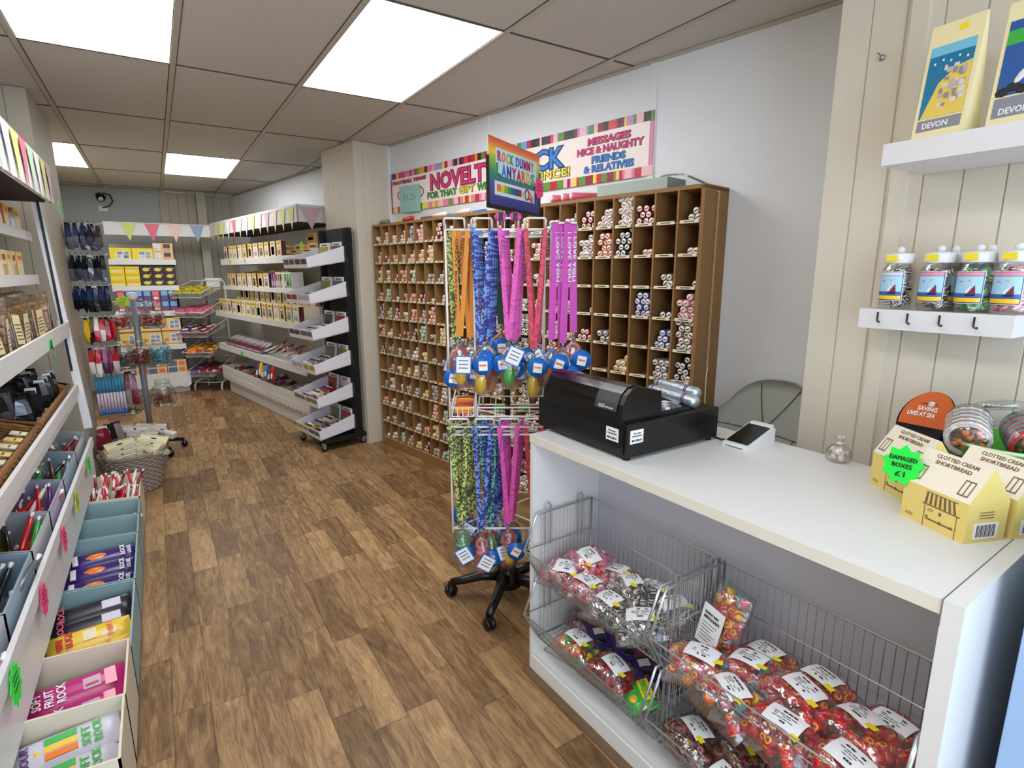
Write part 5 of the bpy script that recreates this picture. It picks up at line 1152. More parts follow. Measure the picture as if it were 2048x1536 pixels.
# ---------------------------------------------------------------- small wire basket rack in the far corner
CX = Fr(.285, 7.86, math.atan2(7.68 - 7.86, .57 - .285))
wk = thing('basket_rack', 'white wire rack of five hanging baskets standing in the far corner', 'basket rack', CX(0, 0, 0), CX.a)
b = MB(); WL = .337
for x in (0, WL): b.tube([(x, .0, .0), (x, .0, .06), (x, .03, .10), (x, .16, .115), (x + (.0), .30, .115), (x, .32, .05), (x, .32, 0)], .012, WWIRE, 8)
b.tube([(0, .02, .10), (WL, .02, .10)], .006, WWIRE, 6); b.tube([(.05, .3, .115), (.05, .33, 1.33), (.10, .33, 1.38), (.30, .33, 1.38), (.34, .33, 1.33), (.34, .3, .115)], .011, WWIRE, 8); b.build('frame', wk)
MB().box((.12, .31, 1.28), (.29, .32, 1.385), PAPER).build('sign_card', wk)
for i, z in enumerate((1.20, .965, .725, .48, .24)):
    b = MB(); x0, x1, y0, y1 = -.10 + .02 * (4 - i) * 0 + (.0, .0, .03, .08, .11)[i] - .02, .27 + (.0, .0, .03, .08, .11)[i] * .5, -.12, .30; zr = z + .02; zf = z + .02; zb_ = z + .16
    b.tube([(x0, y0, zf), (x1, y0, zf), (x1 + .06, y1, zb_), (x0 + .06, y1, zb_)], .005, WWIRE, 5, closed=True)
    b.tube([(x0 + .03, y0 + .02, zf - .06), (x1 - .02, y0 + .02, zf - .06), (x1 + .03, y1, zb_ - .10), (x0 + .08, y1, zb_ - .10)], .004, WWIRE, 5, closed=True)
    for k in range(13):
        q = k / 12; b.tube([(x0 + (x1 - x0) * q, y0, zf), (x0 + .03 + (x1 - x0 - .05) * q, y0 + .02, zf - .06), (x0 + .08 + (x1 - x0 - .05) * q, y1, zb_ - .10)], .002, WWIRE, 4)
        b.tube([(x1 + .06 * q, y0 + (y1 - y0) * q, zf + (zb_ - zf) * q), (x1 - .02 + .05 * q, y0 + .02 + (y1 - y0 - .02) * q, zf - .06 + (zb_ - zf - .04) * q)], .002, WWIRE, 4)
    b.build('basket', wk)
    mt = [cm('olive_yellow_packet', 150, 150, 20, rough=.25), cm('rose_packet', 190, 96, 116, rough=.3), MAR, cm('mixed_brown_packet', 150, 90, 60, rough=.3), CDRED][i]
    for k in range(9):
        q = k % 3; r_ = k // 3
        packet(f'{["olive yellow", "rose pink", "red and silver", "brown and red", "dark red"][i]} packet in the {["top", "second", "third", "fourth", "lowest"][i]} basket of the corner rack, {ORD[k]} of nine', CX(x0 + .09 + .115 * q, y0 + .07 + .115 * r_, z + .008 + (zb_ - z - .10) * (r_ * .115 + .07) / .42 + .01 * (k % 2)), (.33, rnd.uniform(-.2, .2), CX.a + rnd.uniform(-.5, .5)), .13, .11, .035, mt if k % 3 or i < 2 else [None, None, CPUR, CORA, CPUR][i], [('#', -.03, -.02, .03, .02, [CYEL, PINK, PAPER, CYEL, INK][i])], group=f'packets in basket {i+1} of the corner rack')

# ---------------------------------------------------------------- back wall unit
bu = thing('shelf_unit', 'white shelf unit against the back wall behind the jar spinner', 'shelf unit', (-.42, 7.9, 0), 0)
BW = .65
MB().box((0, .50, 0), (BW, .53, 1.80), GW).build('back_panel', bu)
b = MB(); b.box((BW - .012, .1, .2), (BW, .5, 1.62), BLACKM); b.build('side_panel', bu)
for i, (z, dy) in enumerate(((1.605, .0), (1.30, -.02), (1.0, -.04), (.60, -.08))):
    b = MB(); b.box((0, dy, z - .02), (BW, .5, z - .004), WHITE); b.box((-.0, dy - .008, z - .055), (BW + .012, dy + .003, z + .008), WHITE); b.build('shelf', bu)
b = MB(); b.box((0, -.115, .10), (BW + .02, -.10, .26), WHITE); b.box((0, -.10, .16), (BW + .02, .5, .175), WHITE); b.prism(SCAL(0, BW + .02, .10, .028, 5), -.117, -.108, WHITE); b.build('base_tray', bu)
MB().box((0, -.04, 0), (BW, .5, .12), WHITE).build('base_cabinet', bu)
MB().box((0, .0, 1.885), (1.075, .015, 2.03), WHITEW).build('canopy', bu)
pennants('pastel bunting along the canopy of the back wall unit', lambda x, z: (-.30 + x, 7.893, z), .92, 4, 2.02, [FLG[0], FLG[2], FLG[5], FLG[7]], h=.2, w_=.15)
BF = Fr(-.42, 7.9, 0)
me = carton(.205, .1, .135, VY, [(.3, .1, .92, .75, PAPER), (.34, .14, .6, .4, SEA[1]), (.64, .14, .88, .4, SEA[2]), (.34, .46, .6, .7, SEA[2]), (.64, .46, .88, .7, SEA[1])], VY)
for i in range(2): link('fudge_carton', me, None, BF(.02 + .215 * i, .02, 1.605), label=f'bright yellow carton on the top shelf of the back unit, {"left" if i == 0 else "right"} one', cat='carton')
me = carton(.20, .1, .098, PEACH, [(.06, .15, .36, .85, PAPER), (.52, .4, .88, .9, SEA[2]), (.5, .1, .85, .32, CORA), (.1, .55, .15, .7, INK), (.2, .55, .25, .7, INK), (.1, .25, .15, .4, INK), (.2, .25, .25, .4, INK)], PEACH)
for i in range(2): link('peach_carton', me, None, BF(.445, .02, 1.605 + .10 * i), label=f'peach carton on the top shelf of the back unit, {"lower" if i == 0 else "upper"} of two', cat='carton')
me = carton(.135, .1, .075, VY, [(.05, .55, .95, .9, cm('deep_yellow', 240, 190, 20)), (.2, .2, .8, .45, PAPERC)], VY)
for i in range(2):
    for k in range(3): link('yellow_carton', me, None, BF(.0 + .145 * i, .0, 1.30 + .077 * k), label=f'yellow carton in the {"left" if i == 0 else "right"} stack of the back unit\'s second shelf, {ORD[k]} from the bottom', cat='carton')
bmm = MB(); bmm.box((0, 0, 0), (.115, .1, .075), CHOC); bmm.ball((.055, -.001, .04), (.036, .002, .022), CHO, 14, 6); bmm.ball((.094, -.001, .058), (.012, .002, .005), PAPERC, 8, 4); me = bmm.mesh('chocolate_carton')
for i in range(3):
    for k in range(3): link('chocolate_carton', me, None, BF(.292 + .118 * i, .0, 1.30 + .077 * k), label=f'dark carton with lime oval, {["left", "middle", "right"][i]} stack of the back unit, {ORD[k]} from the bottom', cat='carton')
me = carton(.08, .1, .125, BLC, [(.1, .5, .9, .95, cm('ice_blue_print', 130, 190, 220)), (.15, .1, .85, .35, REDC)]); me2 = carton(.08, .1, .125, REDC, [(.1, .5, .9, .9, PINK), (.2, .15, .8, .4, PAPER)])
for i in range(7):
    for k in range(2): link('blue_carton' if i % 4 else 'red_carton', me if i % 4 else me2, None, BF(.03 + .086 * i, -.03, 1.0 + .127 * k), label=f'{"blue" if i % 4 else "red"} carton on the third shelf of the back unit, {ORD[i]} column, {"lower" if k == 0 else "upper"} layer', cat='carton')
me = carton(.20, .1, .16, YC, [(.0, .0, 1, .08, REDC), (.4, .2, .95, .85, PAPER), (.45, .25, .65, .5, SEA[2]), (.7, .25, .9, .5, SEA[0]), (.45, .55, .65, .8, SEA[0]), (.7, .55, .9, .8, SEA[2]), (.1, .3, .3, .5, CORA)], YC)
for i in range(3):
    for k in range(2): link('picture_carton', me, None, BF(.01 + .21 * i, -.06, .60 + .162 * k), label=f'cream and red carton, fourth shelf of the back unit, {ORD[i]} from the left, {"lower" if k == 0 else "upper"}', cat='carton')
me = carton(.2, .1, .075, PEACH, [(.05, .1, .5, .9, SEA[0]), (.6, .2, .9, .8, CORA)])
for i in range(3):
    for k in range(3): link('small_carton', me, None, BF(.02 + .21 * i, -.07, .176 + .077 * k), label=f'small peach and blue carton at the foot of the back unit, {ORD[i]} stack, {ORD[k]} up', cat='carton')
# security camera
t = thing('security_camera', 'small black security camera on the grey back wall', 'camera', (-.43, 8.5, 2.35), 0)
b = MB(); b.lathe([(.045, 0), (.045, .01), (.02, .03)], BLACK, 14, Matrix.Rotation(PI / 2, 4, 'X')); b.build('mount', t)
b = MB(); b.tube([(-.02, -.03, .02), (0, -.13, -.03)], .036, BLACK, 12); b.tube([(0, -.128, -.029), (.001, -.136, -.033)], .026, PAPER, 12); b.build('camera_body', t)
b = MB(); b.tube([(.02, -.02, .05), (.09, -.03, .03), (.11, -.03, -.04), (.07, -.03, -.10), (0, -.02, -.12)], .008, BLACK, 6); b.box((-.04, -.02, -.16), (.05, 0, -.10), PAPER); b.build('cable_and_box', t)
# ---------------------------------------------------------------- rack of hanging bags
HY = 4.95
hr = thing('hanging_rack', 'black wall rack with white rods of hanging sweet bags beyond the left shelves', 'display rack', (-.53, HY, 0), 0)
MB().box((-.012, .0, .25), (.012, .02, 1.83), BLACK).build('upright', hr); 
rows = [(1.79, .02), (1.575, .0), (1.365, .0), (1.145, .0), (.93, .0), (.725, .0)]
for z, _ in rows:
    b = MB(); b.tube([(0, .0, z), (.245 + (.02 if z < 1.3 else 0), -.0, z)], .0045, WWIRE, 6); b.tube([(.245, 0, z), (.27, .0, z + .015)], .004, WWIRE, 6)
    for k in range(7): b.tube([(.03 + .032 * k, .01, z), (.03 + .032 * k, -.10, z + .008), (.03 + .032 * k, -.115, z + .02)], .0022, DCHROME, 4)
    b.build('rod', hr)
b = MB(); b.box((-.02, -.06, .25), (.2, .06, .27), BLACK); b.build('foot', hr)
SILK = cm('silver_dark_foil', 120, 124, 136, rough=.2, metal=.4); NVF = cm('navy_foil', 34, 50, 90, rough=.25); BLF = cm('black_foil', 30, 30, 34, rough=.2)
def hbag(lab, loc, rz, w_, h, c1, c2, grp, cat='sweet packet'):
    b = MB(); vs = []; fs = []; n = 6
    for i in range(n + 1):
        t = i / n; ww = w_ * (.55 + .45 * math.sin(PI * min(1, t * 1.1) * .5 + .15)) * (1 if t < .95 else .8); th = .004 + .016 * math.sin(PI * t)
        vs += [(-ww / 2, 0, -h * t), (0, -th, -h * t), (ww / 2, 0, -h * t), (0, th, -h * t)]
    for i in range(n):
        for k in range(4): fs.append((4 * i + k, 4 * i + (k + 1) % 4, 4 * i + 4 + (k + 1) % 4, 4 * i + 4 + k))
    k_ = (n // 2) * 4
    b.add(vs, fs[:k_], c1); b.add(vs, fs[k_:], c2)
    t = thing('hanging_packet', lab, cat, loc, rot=(rnd.uniform(-.08, .08), rnd.uniform(-.05, .05), rz), group=grp)
    b.build('foil_bag', t)
    MB().box((-w_ * .3, -.001, -.012), (w_ * .3, .001, .012), PAPER if rnd.random() < .3 else BLF).build('header_card', t)
specs = [(0, [(NVF, SILK)] * 4 + [(cm('plum_foil', 80, 50, 60, rough=.25), SILK)] * 2, .165, 'navy and black'), (1, [(BLF, SILK)] * 7, .165, 'black and silver'), (2, [(NVF, BLF)] * 7, .165, 'dark navy'),
         (3, [(CYEL, CYEL), (cm('tan_foil', 150, 120, 70), BLF)] + [(CWHITE, RED), (RED, CWHITE), (CDRED, RED), (RED, RED)], .175, 'yellow, red or striped'), (4, [(RED, CWHITE), (RED, CWHITE), (cm('plum_pink_foil', 160, 80, 120, rough=.3), CPUR), (cm('plum_pink_foil', 160, 80, 120), MAR), (RED, CWHITE)], .19, 'red, white or plum')]
for r_, lst, h, nm in specs:
    z = rows[r_][0]; sh = .0 if r_ < 3 else .06
    for i, (c1, c2) in enumerate(lst):
        for d_ in (0, 1):
            hbag(f'{nm} packet, {ORD[r_]} hanging row down, {ORD[i]} peg from the left, {"front" if d_ == 0 else "rear"} one', (-.53 + .03 + sh + (.205 - sh) * i / (len(lst) - 1), HY - .08 + .06 * d_, z - .012), rnd.uniform(-1.5, -.3), rnd.uniform(.045, .062), h * rnd.uniform(.88, 1.05), c1, c2, f'hanging packets on rod {r_+1}')
STB = cm('teal_stick_wrap', 60, 150, 190, rough=.3); STP = cm('pale_pink_stick_wrap', 214, 200, 216, rough=.3)
for i in range(9):
    b = MB(); x = 0; b.tube([(0, 0, 0), (0, 0, -.12)], .0088, STB, 7); b.tube([(0, 0, -.12), (0, 0, -.25)], .0088, STP, 7); b.tube([(0, 0, -.25), (0, 0, -.285)], .0088, CBLU, 7)
    b.build('candy_stick', None, (-.44 + .0195 * i, HY - .02, .71), (0, 0, 0), label=f'teal, white and blue rock stick hanging on the lowest rod, {ORD[i]} from the left', cat='rock stick', group='sticks hanging on the lowest rod')
for i in range(3): hbag(f'maroon packet hanging right of the blue sticks, {ORD[i]} along', (-.255 + .02 * i, HY - .02, .72), -.6, .05, .24, [MAR, GRY, CDRED][i], [GRY, MAR, MAR][i], 'packets beside the blue sticks')
# ---------------------------------------------------------------- spinner of glass jars
JX, JY = -.16, 5.25
js = thing('jar_spinner', 'grey-poled spinner stand holding clear jars of sweets at three heights', 'display stand', (JX, JY, 0), 0)
GP = cm('grey_steel_pole', 150, 152, 160, rough=.4, metal=.3)
MB().tube([(0, 0, .09), (0, 0, 1.25)], .022, GP, 12).build('pole', js); b = MB(); b.ball((0, 0, 1.275), .036, WHITE, 14, 10); b.build('finial', js)
for k in range(5):
    a = .22 + k * 2 * PI / 5; b = MB(); b.tube([(0, 0, .10), (.12 * math.cos(a), .12 * math.sin(a), .085), (.23 * math.cos(a), .23 * math.sin(a), .062)], [.022, .018, .014], BLACK, 8); ar = b.build('base_arm', js)
    b = MB(); M = Matrix.Translation((.23 * math.cos(a), .23 * math.sin(a), .026)) @ Matrix.Rotation(PI / 2, 4, 'X'); b.lathe([(.024, -.015), (.026, -.01), (.026, .01), (.024, .015)], BLACK, 12, M); b.build('castor', ar)
def big_jar(lab, x, y, z, c1, c2, fill, tilt=(0, 0), R=.078, H=.20, kind='ball'):
    t = thing('sweet_jar', lab, 'jar', (x, y, z), rot=(tilt[0], tilt[1], 0))
    b = MB(); b.lathe([(R * .85, 0), (R, .02), (R, H * .68), (R * .75, H * .82), (R * .62, H * .86), (R * .62, H * .90)], GLASS, 20, capt=False); b.build('clear_jar_body', t)
    b = MB(); b.lathe([(R * .68, H * .88), (R * .70, H * .89), (R * .70, H * 1.0), (R * .6, H * 1.03)], GLASS if c1 is not CGRN else WHITE, 18); b.build('lid', t)
    b = MB(); R_ = random.Random(int(x * 1000 + z * 777)); n = int(150 * fill)
    for k in range(n):
        a = R_.uniform(0, 6.3); rr = R * .86 * math.sqrt(R_.random()); zz = R_.uniform(.012, H * .68 * fill)
        blob(b, (rr * math.cos(a), rr * math.sin(a), zz), kind, R_.choice([c1, c1, c2]), c2, .0125, R_)
    b.build('sweets', t, kind='stuff')
    return t
def ring(x, y, z, R=.085):
    b = MB(); n = 20
    for dz, q in ((.10, 1.), (.02, 1.0), (-.004, .8)): b.tube([(x + R * q * math.cos(2 * PI * k / n), y + R * q * math.sin(2 * PI * k / n), z + dz) for k in range(n)], .003, DCHROME, 5, closed=True)
    for k in range(6): a = k * PI / 3; b.tube([(x + R * math.cos(a), y + R * math.sin(a), z + .10), (x + R * math.cos(a), y + R * math.sin(a), z + .02), (x + R * .8 * math.cos(a), y + R * .8 * math.sin(a), z - .004)], .0025, DCHROME, 5)
    L = math.hypot(x, y); b.tube([(0, 0, z + .10), (x * (1 - R / L), y * (1 - R / L), z + .10)], .004, DCHROME, 5); b.tube([(0, 0, z + .02), (x * (1 - R / L), y * (1 - R / L), z + .02)], .004, DCHROME, 5)
    b.build('jar_ring', js)
BRO = cm('russet_sweets', 150, 70, 50, rough=.3); TEA2 = cm('pale_blue_sweets', 100, 170, 195, rough=.3); OLV = cm('olive_sweets', 170, 150, 40, rough=.3); CLR = cm('smoky_sweets', 110, 100, 96, rough=.3)
for lab, dx, dy, z, c1, c2, fl in (('upper left jar of bright red sweets on the spinner', -.11, -.03, 1.035, RED, CDRED, .6), ('upper right jar of red lips and orange sweets on the spinner', .115, -.02, 1.03, CDRED, CORA, .65), ('upper rear jar of pink sweets behind the spinner pole', .02, .13, 1.04, PINK, CWHITE, .6),
                                   ('middle jar of dark red and russet sweets in front of the pole', .0, -.13, .745, MAR, BRO, .95), ('middle right jar of pale blue sweets', .135, .02, .72, TEA2, CTEAL, 1.0), ('middle left jar of smoky brown sweets', -.115, .03, .72, CLR, CBRN, .8),
                                   ('lower right jar of orange and olive sweets', .12, -.04, .40, BRO, OLV, .7), ('lower left nearly empty jar', -.115, -.03, .36, CLR, OLV, .3)):
    big_jar(lab, JX + dx, JY + dy, z, c1, c2, fl); ring(dx, dy, z)
price_star('lime green price star on top of the jar spinner', (JX - .065, JY - .03, 1.24), (0, .3, 0), NLIME, .05)

# ---------------------------------------------------------------- wicker baskets on the floor
WIC = cm('grey_wicker', 150, 136, 122, rough=.8); WICD = cm('grey_wicker_stakes', 112, 98, 86, rough=.8)
def oval_basket(lab, x, y, rx, ry, H, rz=0.):
    t = thing('wicker_basket', lab, 'basket', (x, y, 0), rz)
    b = MB(); rows_ = 17; n = 40
    for r_ in range(rows_):
        q = r_ / (rows_ - 1); sc_ = .74 + .26 * q; z = .012 + (H - .03) * q
        pts = []
        for k in range(n): a = 2 * PI * k / n; wv = .004 * (1 if (k // 1 + r_) % 2 else -1); pts.append(((rx * sc_ + wv) * math.cos(a), (ry * sc_ + wv) * math.sin(a), z))
        b.tube(pts, (H / rows_) * .56, WIC, 5, closed=True)
    b.build('woven_body', t)
    b = MB()
    for k in range(20): a = 2 * PI * k / 20; b.tube([(rx * .75 * math.cos(a), ry * .75 * math.sin(a), .005), (rx * 1.0 * math.cos(a), ry * 1.0 * math.sin(a), H - .01)], .005, WICD, 5)
    b.build('stakes', t)
    b = MB()
    for j in range(2): b.tube([((rx + .004) * math.cos(2 * PI * k / n) , (ry + .004) * math.sin(2 * PI * k / n), H - .008 + .009 * j + .003 * math.sin(k * 2.1 + j * PI)) for k in range(n)], .009, WIC, 6, closed=True)
    b.build('rim', t)
    for s in (-1, 1):
        b = MB(); b.tube([(s * (rx + .005), .06 * math.cos(PI * k / 10), H + .055 * math.sin(PI * k / 10)) for k in range(11)], .008, WICD, 6); b.build('handle', t)
    MB().lathe([(.74, .004), (.74, .010)], WICD, 30, Matrix.Diagonal((rx, ry, 1, 1))).build('base', t)
oval_basket('grey wicker basket of cream nougat boxes on the floor beside the left shelves', -.255, 4.38, .19, .165, .27, .5)
oval_basket('second grey wicker basket of long boxes behind the first one', -.21, 4.80, .17, .12, .27, .1)
NB = cm('nougat_cream_card', 226, 218, 176, rough=.5); NW = cm('nougat_white_side', 224, 216, 202, rough=.5)
def nbox(lab, loc, rot, W=.165, D=.085, H=.028, c1=None):
    t = thing('nougat_box', lab, 'box', loc, rot=rot)
    b = MB(); b.box((-W / 2, -D / 2, 0), (W / 2, D / 2, H), c1 or NB); b.build('card_body', t)
    b = MB(); b.box((-W * .42, -D * .36, H), (W * .42, -D * .33, H + .0008), INKG); b.box((-W * .42, D * .33, H), (W * .42, D * .36, H + .0008), INKG); b.ball((0, 0, H), (W * .12, D * .12, .0012), INK, 8, 4)
    b.box((-W * .42, -D / 2 - .0008, H * .3), (W * .42, -D / 2, H * .7), PAPER); b.box((-.008, -D / 2 - .0014, H * .35), (.008, -D / 2 - .0008, H * .65), INK); b.build('print', t)
MB().lathe([(.155, 0), (.165, .01)], WICD, 20).build('packing_paper', None, (-.255, 4.38, .20), label='brown packing paper under the nougat boxes in the front basket', cat='paper')
for i in range(4): nbox(f'cream nougat box stacked on the left side of the front basket, {ORD[i]} from the bottom', (-.325 + .004 * i, 4.34 + .004 * i, .215 + .033 * i), (.35, -.12, .25))
for i, (x, y, z, rx_, ry_, rz_) in enumerate([(-.19, 4.36, .235, .25, .1, -.5), (-.165, 4.38, .268, .3, .1, -.45), (-.20, 4.42, .285, .2, .0, .7), (-.13, 4.42, .305, .3, .25, -.2), (-.22, 4.45, .25, .1, -.2, -.9), (-.12, 4.34, .25, .5, .3, 1.0), (-.24, 4.47, .295, .15, 0, .2)]):
    nbox(f'cream nougat box tumbled in the right half of the front basket, {ORD[i]} from below', (x, y, z), (rx_, ry_, rz_))
MB().lathe([(.10, 0), (.11, .01)], WICD, 20).build('packing_paper', None, (-.21, 4.80, .21), label='brown packing paper under the long boxes in the rear basket', cat='paper')
for i, (x, y, z, rx_, ry_, rz_) in enumerate([(-.27, 4.74, .225, .1, .1, -.3), (-.20, 4.78, .26, .1, .15, -.35), (-.14, 4.82, .295, .1, .1, -.25), (-.08, 4.78, .262, .2, .3, -.6), (-.24, 4.84, .30, .0, .05, -.2)]):
    nbox(f'long pale box in the rear floor basket, {ORD[i]} from the left', (x, y, z), (rx_, ry_, rz_), W=.2, D=.05, H=.04, c1=NW)
for i in range(3): hbag(f'dark packet slumped against the left wall beside the baskets, {ORD[i]} along', (-.42 + .035 * i, 4.62 + .05 * i, .40), .4, .10, .20, [CDRED, BLF, GRY][i], [MAR, SILK, GRY][i], 'packets by the wall')

# ---------------------------------------------------------------- long shelving on the left
LX = -.79; YA, YB = 1.25, 4.02
LU = Fr(-.44, YA, PI / 2)          # local x = along the aisle (towards the back of the shop), y = towards the left wall
lu = thing('shelf_unit', 'long white shelving along the left wall full of fudge and rock bins', 'shelf unit', LU(0, 0, 0), PI / 2)
UL = YB - YA
def lw_(x): return -(x + .44)       # world x -> local y
for (fx, zt, lip) in ((-.55, 1.672, .048), (-.55, 1.445, .05)):
    b = MB(); b.box((0, lw_(fx), zt - .03), (UL, .34, zt - .015), WHITE); b.box((0, lw_(fx) - .012, zt - lip), (UL, lw_(fx), zt), WHITE); b.build('shelf', lu)
b = MB(); b.box((0, lw_(-.45), 1.12), (UL, .34, 1.135), WHITE); b.box((0, lw_(-.44), 1.105), (UL, lw_(-.452), 1.18), WHITE); b.box((UL - .01, 0, 1.09), (UL + .02, .05, 1.19), WHITE); b.build('shelf', lu)
b = MB()
b.box((0, lw_(-.44), .775), (UL, lw_(-.455), .822), WHITEW); b.add([(0, .015, .74), (UL, .015, .74), (UL, .34, .86), (0, .34, .86), (0, .015, .725), (UL, .015, .725), (UL, .34, .845), (0, .34, .845)], [(0, 1, 2, 3), (7, 6, 5, 4), (0, 4, 5, 1), (1, 5, 6, 2), (2, 6, 7, 3), (3, 7, 4, 0)], WHITE); b.build('sloping_shelf', lu)
b = MB(); b.box((0, lw_(-.415), .44), (UL, lw_(-.43), .49), WHITEW); b.box((0, lw_(-.43), .385), (UL, .34, .40), WHITE); b.box((0, lw_(-.428), .25), (UL, lw_(-.436), .44), WHITE); b.build('bin_shelf', lu)
b = MB(); b.box((0, .03, 0), (UL, .34, .02), WHITE); b.build('base', lu)
b = MB(); b.bar((UL, .062, 1.93), (UL, -.012, .55), .04, .032, WHITE, up=(1, 0, 0)); b.build('end_post', lu)
b = MB(); b.bar((UL - .012, .05, 1.93), (UL - .012, .02, .9), .012, .02, BLACK, up=(1, 0, 0)); b.build('post_slot', lu)
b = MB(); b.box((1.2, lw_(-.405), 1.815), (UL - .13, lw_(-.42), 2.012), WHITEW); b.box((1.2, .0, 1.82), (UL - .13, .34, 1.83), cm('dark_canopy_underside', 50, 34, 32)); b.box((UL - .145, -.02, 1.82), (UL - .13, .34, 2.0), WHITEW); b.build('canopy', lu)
t = pennants('pastel bunting along the canopy of the left shelving', lambda x, z: (-.397 + .0, 2.55 + x, z), 1.32, 8, 2.0, [FLG[3], FLG[1], FLG[0], FLG[2], FLG[3], FLG[1], FLG[0], FLG[6]], h=.2, w_=.14)
price_star('green star hanging below the far end of the left bunting', (-.39, 3.93, 1.80), (0, 0, PI / 2), NGREEN, .035)
KB = [carton(.10, .05, .13, YC, [(.1, .1, .9, .6, CRC), (.2, .7, .8, .85, CORA)], CORA), carton(.10, .05, .13, CRC, [(.1, .1, .9, .5, SEA[3]), (.2, .65, .8, .85, BRL)], YC2), carton(.10, .05, .10, cm('grey_silver_carton', 190, 186, 190), [(.1, .2, .9, .7, PAPER)], GRY)]
AF = Fr(-.575, 0, PI / 2)
for i in range(9): link('fudge_box', KB[2 if i % 2 else 0], None, AF(2.95 + .115 * i, 0, 1.657), (0, 0, PI / 2 + rnd.uniform(-.08, .08)), label=f'small carton on the top left shelf, {ORD[i]} from the near end', cat='box', group='cartons on the top left shelf')
for i in range(11): link('fudge_box', KB[i % 2], None, AF(2.6 + .115 * i, 0, 1.430), (0, 0, PI / 2 + rnd.uniform(-.08, .08)), label=f'yellow or cream fudge box on the second left shelf, {ORD[i]} from the near end', cat='box', group='boxes on the second left shelf')
# bags of fudge standing on the third shelf
FUD = cm('fudge_brown', 120, 88, 60, rough=.5); FUDL = cm('fudge_tan', 168, 130, 86, rough=.5)
def fudge_bag_mesh(c, seed):
    R_ = random.Random(seed); b = MB()
    for k in range(15): x = -.03 + .03 * (k % 3) + R_.uniform(-.004, .004); z = .018 + .028 * (k // 3); b.box((x - .012, -.018, z - .012), (x + .012, .018, z + .012), c, Matrix.Translation((0, 0, 0)) @ Matrix.Rotation(R_.uniform(-.06, .06), 4, 'Y'))
    return b.mesh('fudge_pieces')
FM = [fudge_bag_mesh(FUD, 1), fudge_bag_mesh(FUDL, 2)]
b = MB(); b.prism([(-.048, 0), (.048, 0), (.05, .10), (.036, .155), (.045, .20), (.0, .195), (-.045, .20), (-.036, .155), (-.05, .10)], -.022, .022, film('fudge_bag_film', (.93, .86, .76), .05, .25)); FBF = b.mesh('clear_film')
b = MB(); b.box((-.030, -.0238, .03), (.030, -.0226, .135), cm('fudge_label_cream', 226, 208, 160))
for q in range(5): b.box((-.024, -.0244, .045 + .013 * q), (.024 - .004 * (q % 2), -.0238, .050 + .013 * q), INKG if q % 2 else BRL)
FBL = b.mesh('label')
b = MB(); b.box((-.034, -.008, .150), (.034, .008, .160), FUDL); FBT = b.mesh('twist')
k = 0
for i in range(13):
    for r_ in range(2):
        x = 2.32 + .118 * i + .02 * r_; t = thing('fudge_bag', f'cream-labelled fudge bag on the third left shelf, {ORD[i]} from the near end, {"front" if r_ == 0 else "rear"} row', 'bag of fudge', (-.50 - .085 * r_, x, 1.137), rot=(rnd.uniform(-.12, .05), rnd.uniform(-.12, .12), PI / 2 + rnd.uniform(-.25, .25)), group='fudge bags on the third left shelf')
        t.scale = (1.15, 1.15, 1.12); link('fudge_pieces', FM[(i + r_) % 2], t); link('clear_film', FBF, t); link('label', FBL, t); link('twist', FBT, t)
for i in range(7): t = hbag(f'dark brown clear packet at the far end of the third left shelf, {ORD[i]} along', (-.60 + .02 * (i % 3), 3.78 + .025 * i, 1.335), .5, .07, .19, FUD, CBRN, 'dark packets at the far end of the third left shelf')
price_star('neon green star hanging from the third left shelf', (-.432, 3.30, 1.10), (0, .1, PI / 2 + .15), NGREEN, .07)
# wicker trays on the sloping shelf
WB = cm('honey_wicker', 168, 122, 66, rough=.75, noise=.25, nscale=90); WBD = cm('honey_wicker_rim', 140, 96, 52, rough=.75)
def tray_basket(lab, y0, y1):
    t = thing('wicker_tray', lab, 'basket', (-.503, y0, .735), PI / 2); t.rotation_euler = (.32, 0, PI / 2)
    L = y1 - y0; D = .26; H = .105
    b = MB()
    for j in range(9):
        z = .008 + .012 * j
        pts = []; n = 26
        per = [(0, 0), (L, 0), (L, D), (0, D)]
        for q in range(4):
            p, q2 = per[q], per[(q + 1) % 4]
            m_ = int(max(4, math.hypot(q2[0] - p[0], q2[1] - p[1]) / .03))
            for k_ in range(m_): f = k_ / m_; wv = .0025 * (1 if (k_ + j) % 2 else -1); pts.append((p[0] + (q2[0] - p[0]) * f + (wv if q % 2 else 0), p[1] + (q2[1] - p[1]) * f + (0 if q % 2 else wv), z))
        b.tube(pts, .0068, WB, 5, closed=True)
    b.box((0, 0, 0), (L, D, .006), WB); b.build('woven_body', t)
    b = MB(); b.tube([(0, 0, H + .006), (L, 0, H + .006), (L, D, H + .006), (0, D, H + .006)], .010, WBD, 6, closed=True); b.build('rim', t)
    return t
T1 = tray_basket('honey wicker tray of black packets, farthest on the left sloping shelf', 2.90, 3.86); T2 = tray_basket('honey wicker tray of wrapped fudge slabs, nearer on the left sloping shelf', 1.92, 2.86)
T3 = tray_basket('honey wicker tray nearest the viewer at the left edge', 1.28, 1.88)
ca, sa_ = math.cos(.32), math.sin(.32)
def on_tray(y, d_, h): return (-.503 - d_ * ca + h * sa_, y, .735 + d_ * sa_ + h * ca)
for i in range(24):
    hbag(f'black foil packet in the farthest wicker tray, {ORD[i]} from its near end', on_tray(2.95 + .036 * i, .08 + .08 * (i % 3), .19 - .015 * (i % 3)), rnd.uniform(-.6, 1.2), .065, .125, BLF if i % 4 else SILK, SILK if i % 3 else BLF, 'black packets in the farthest wicker tray')
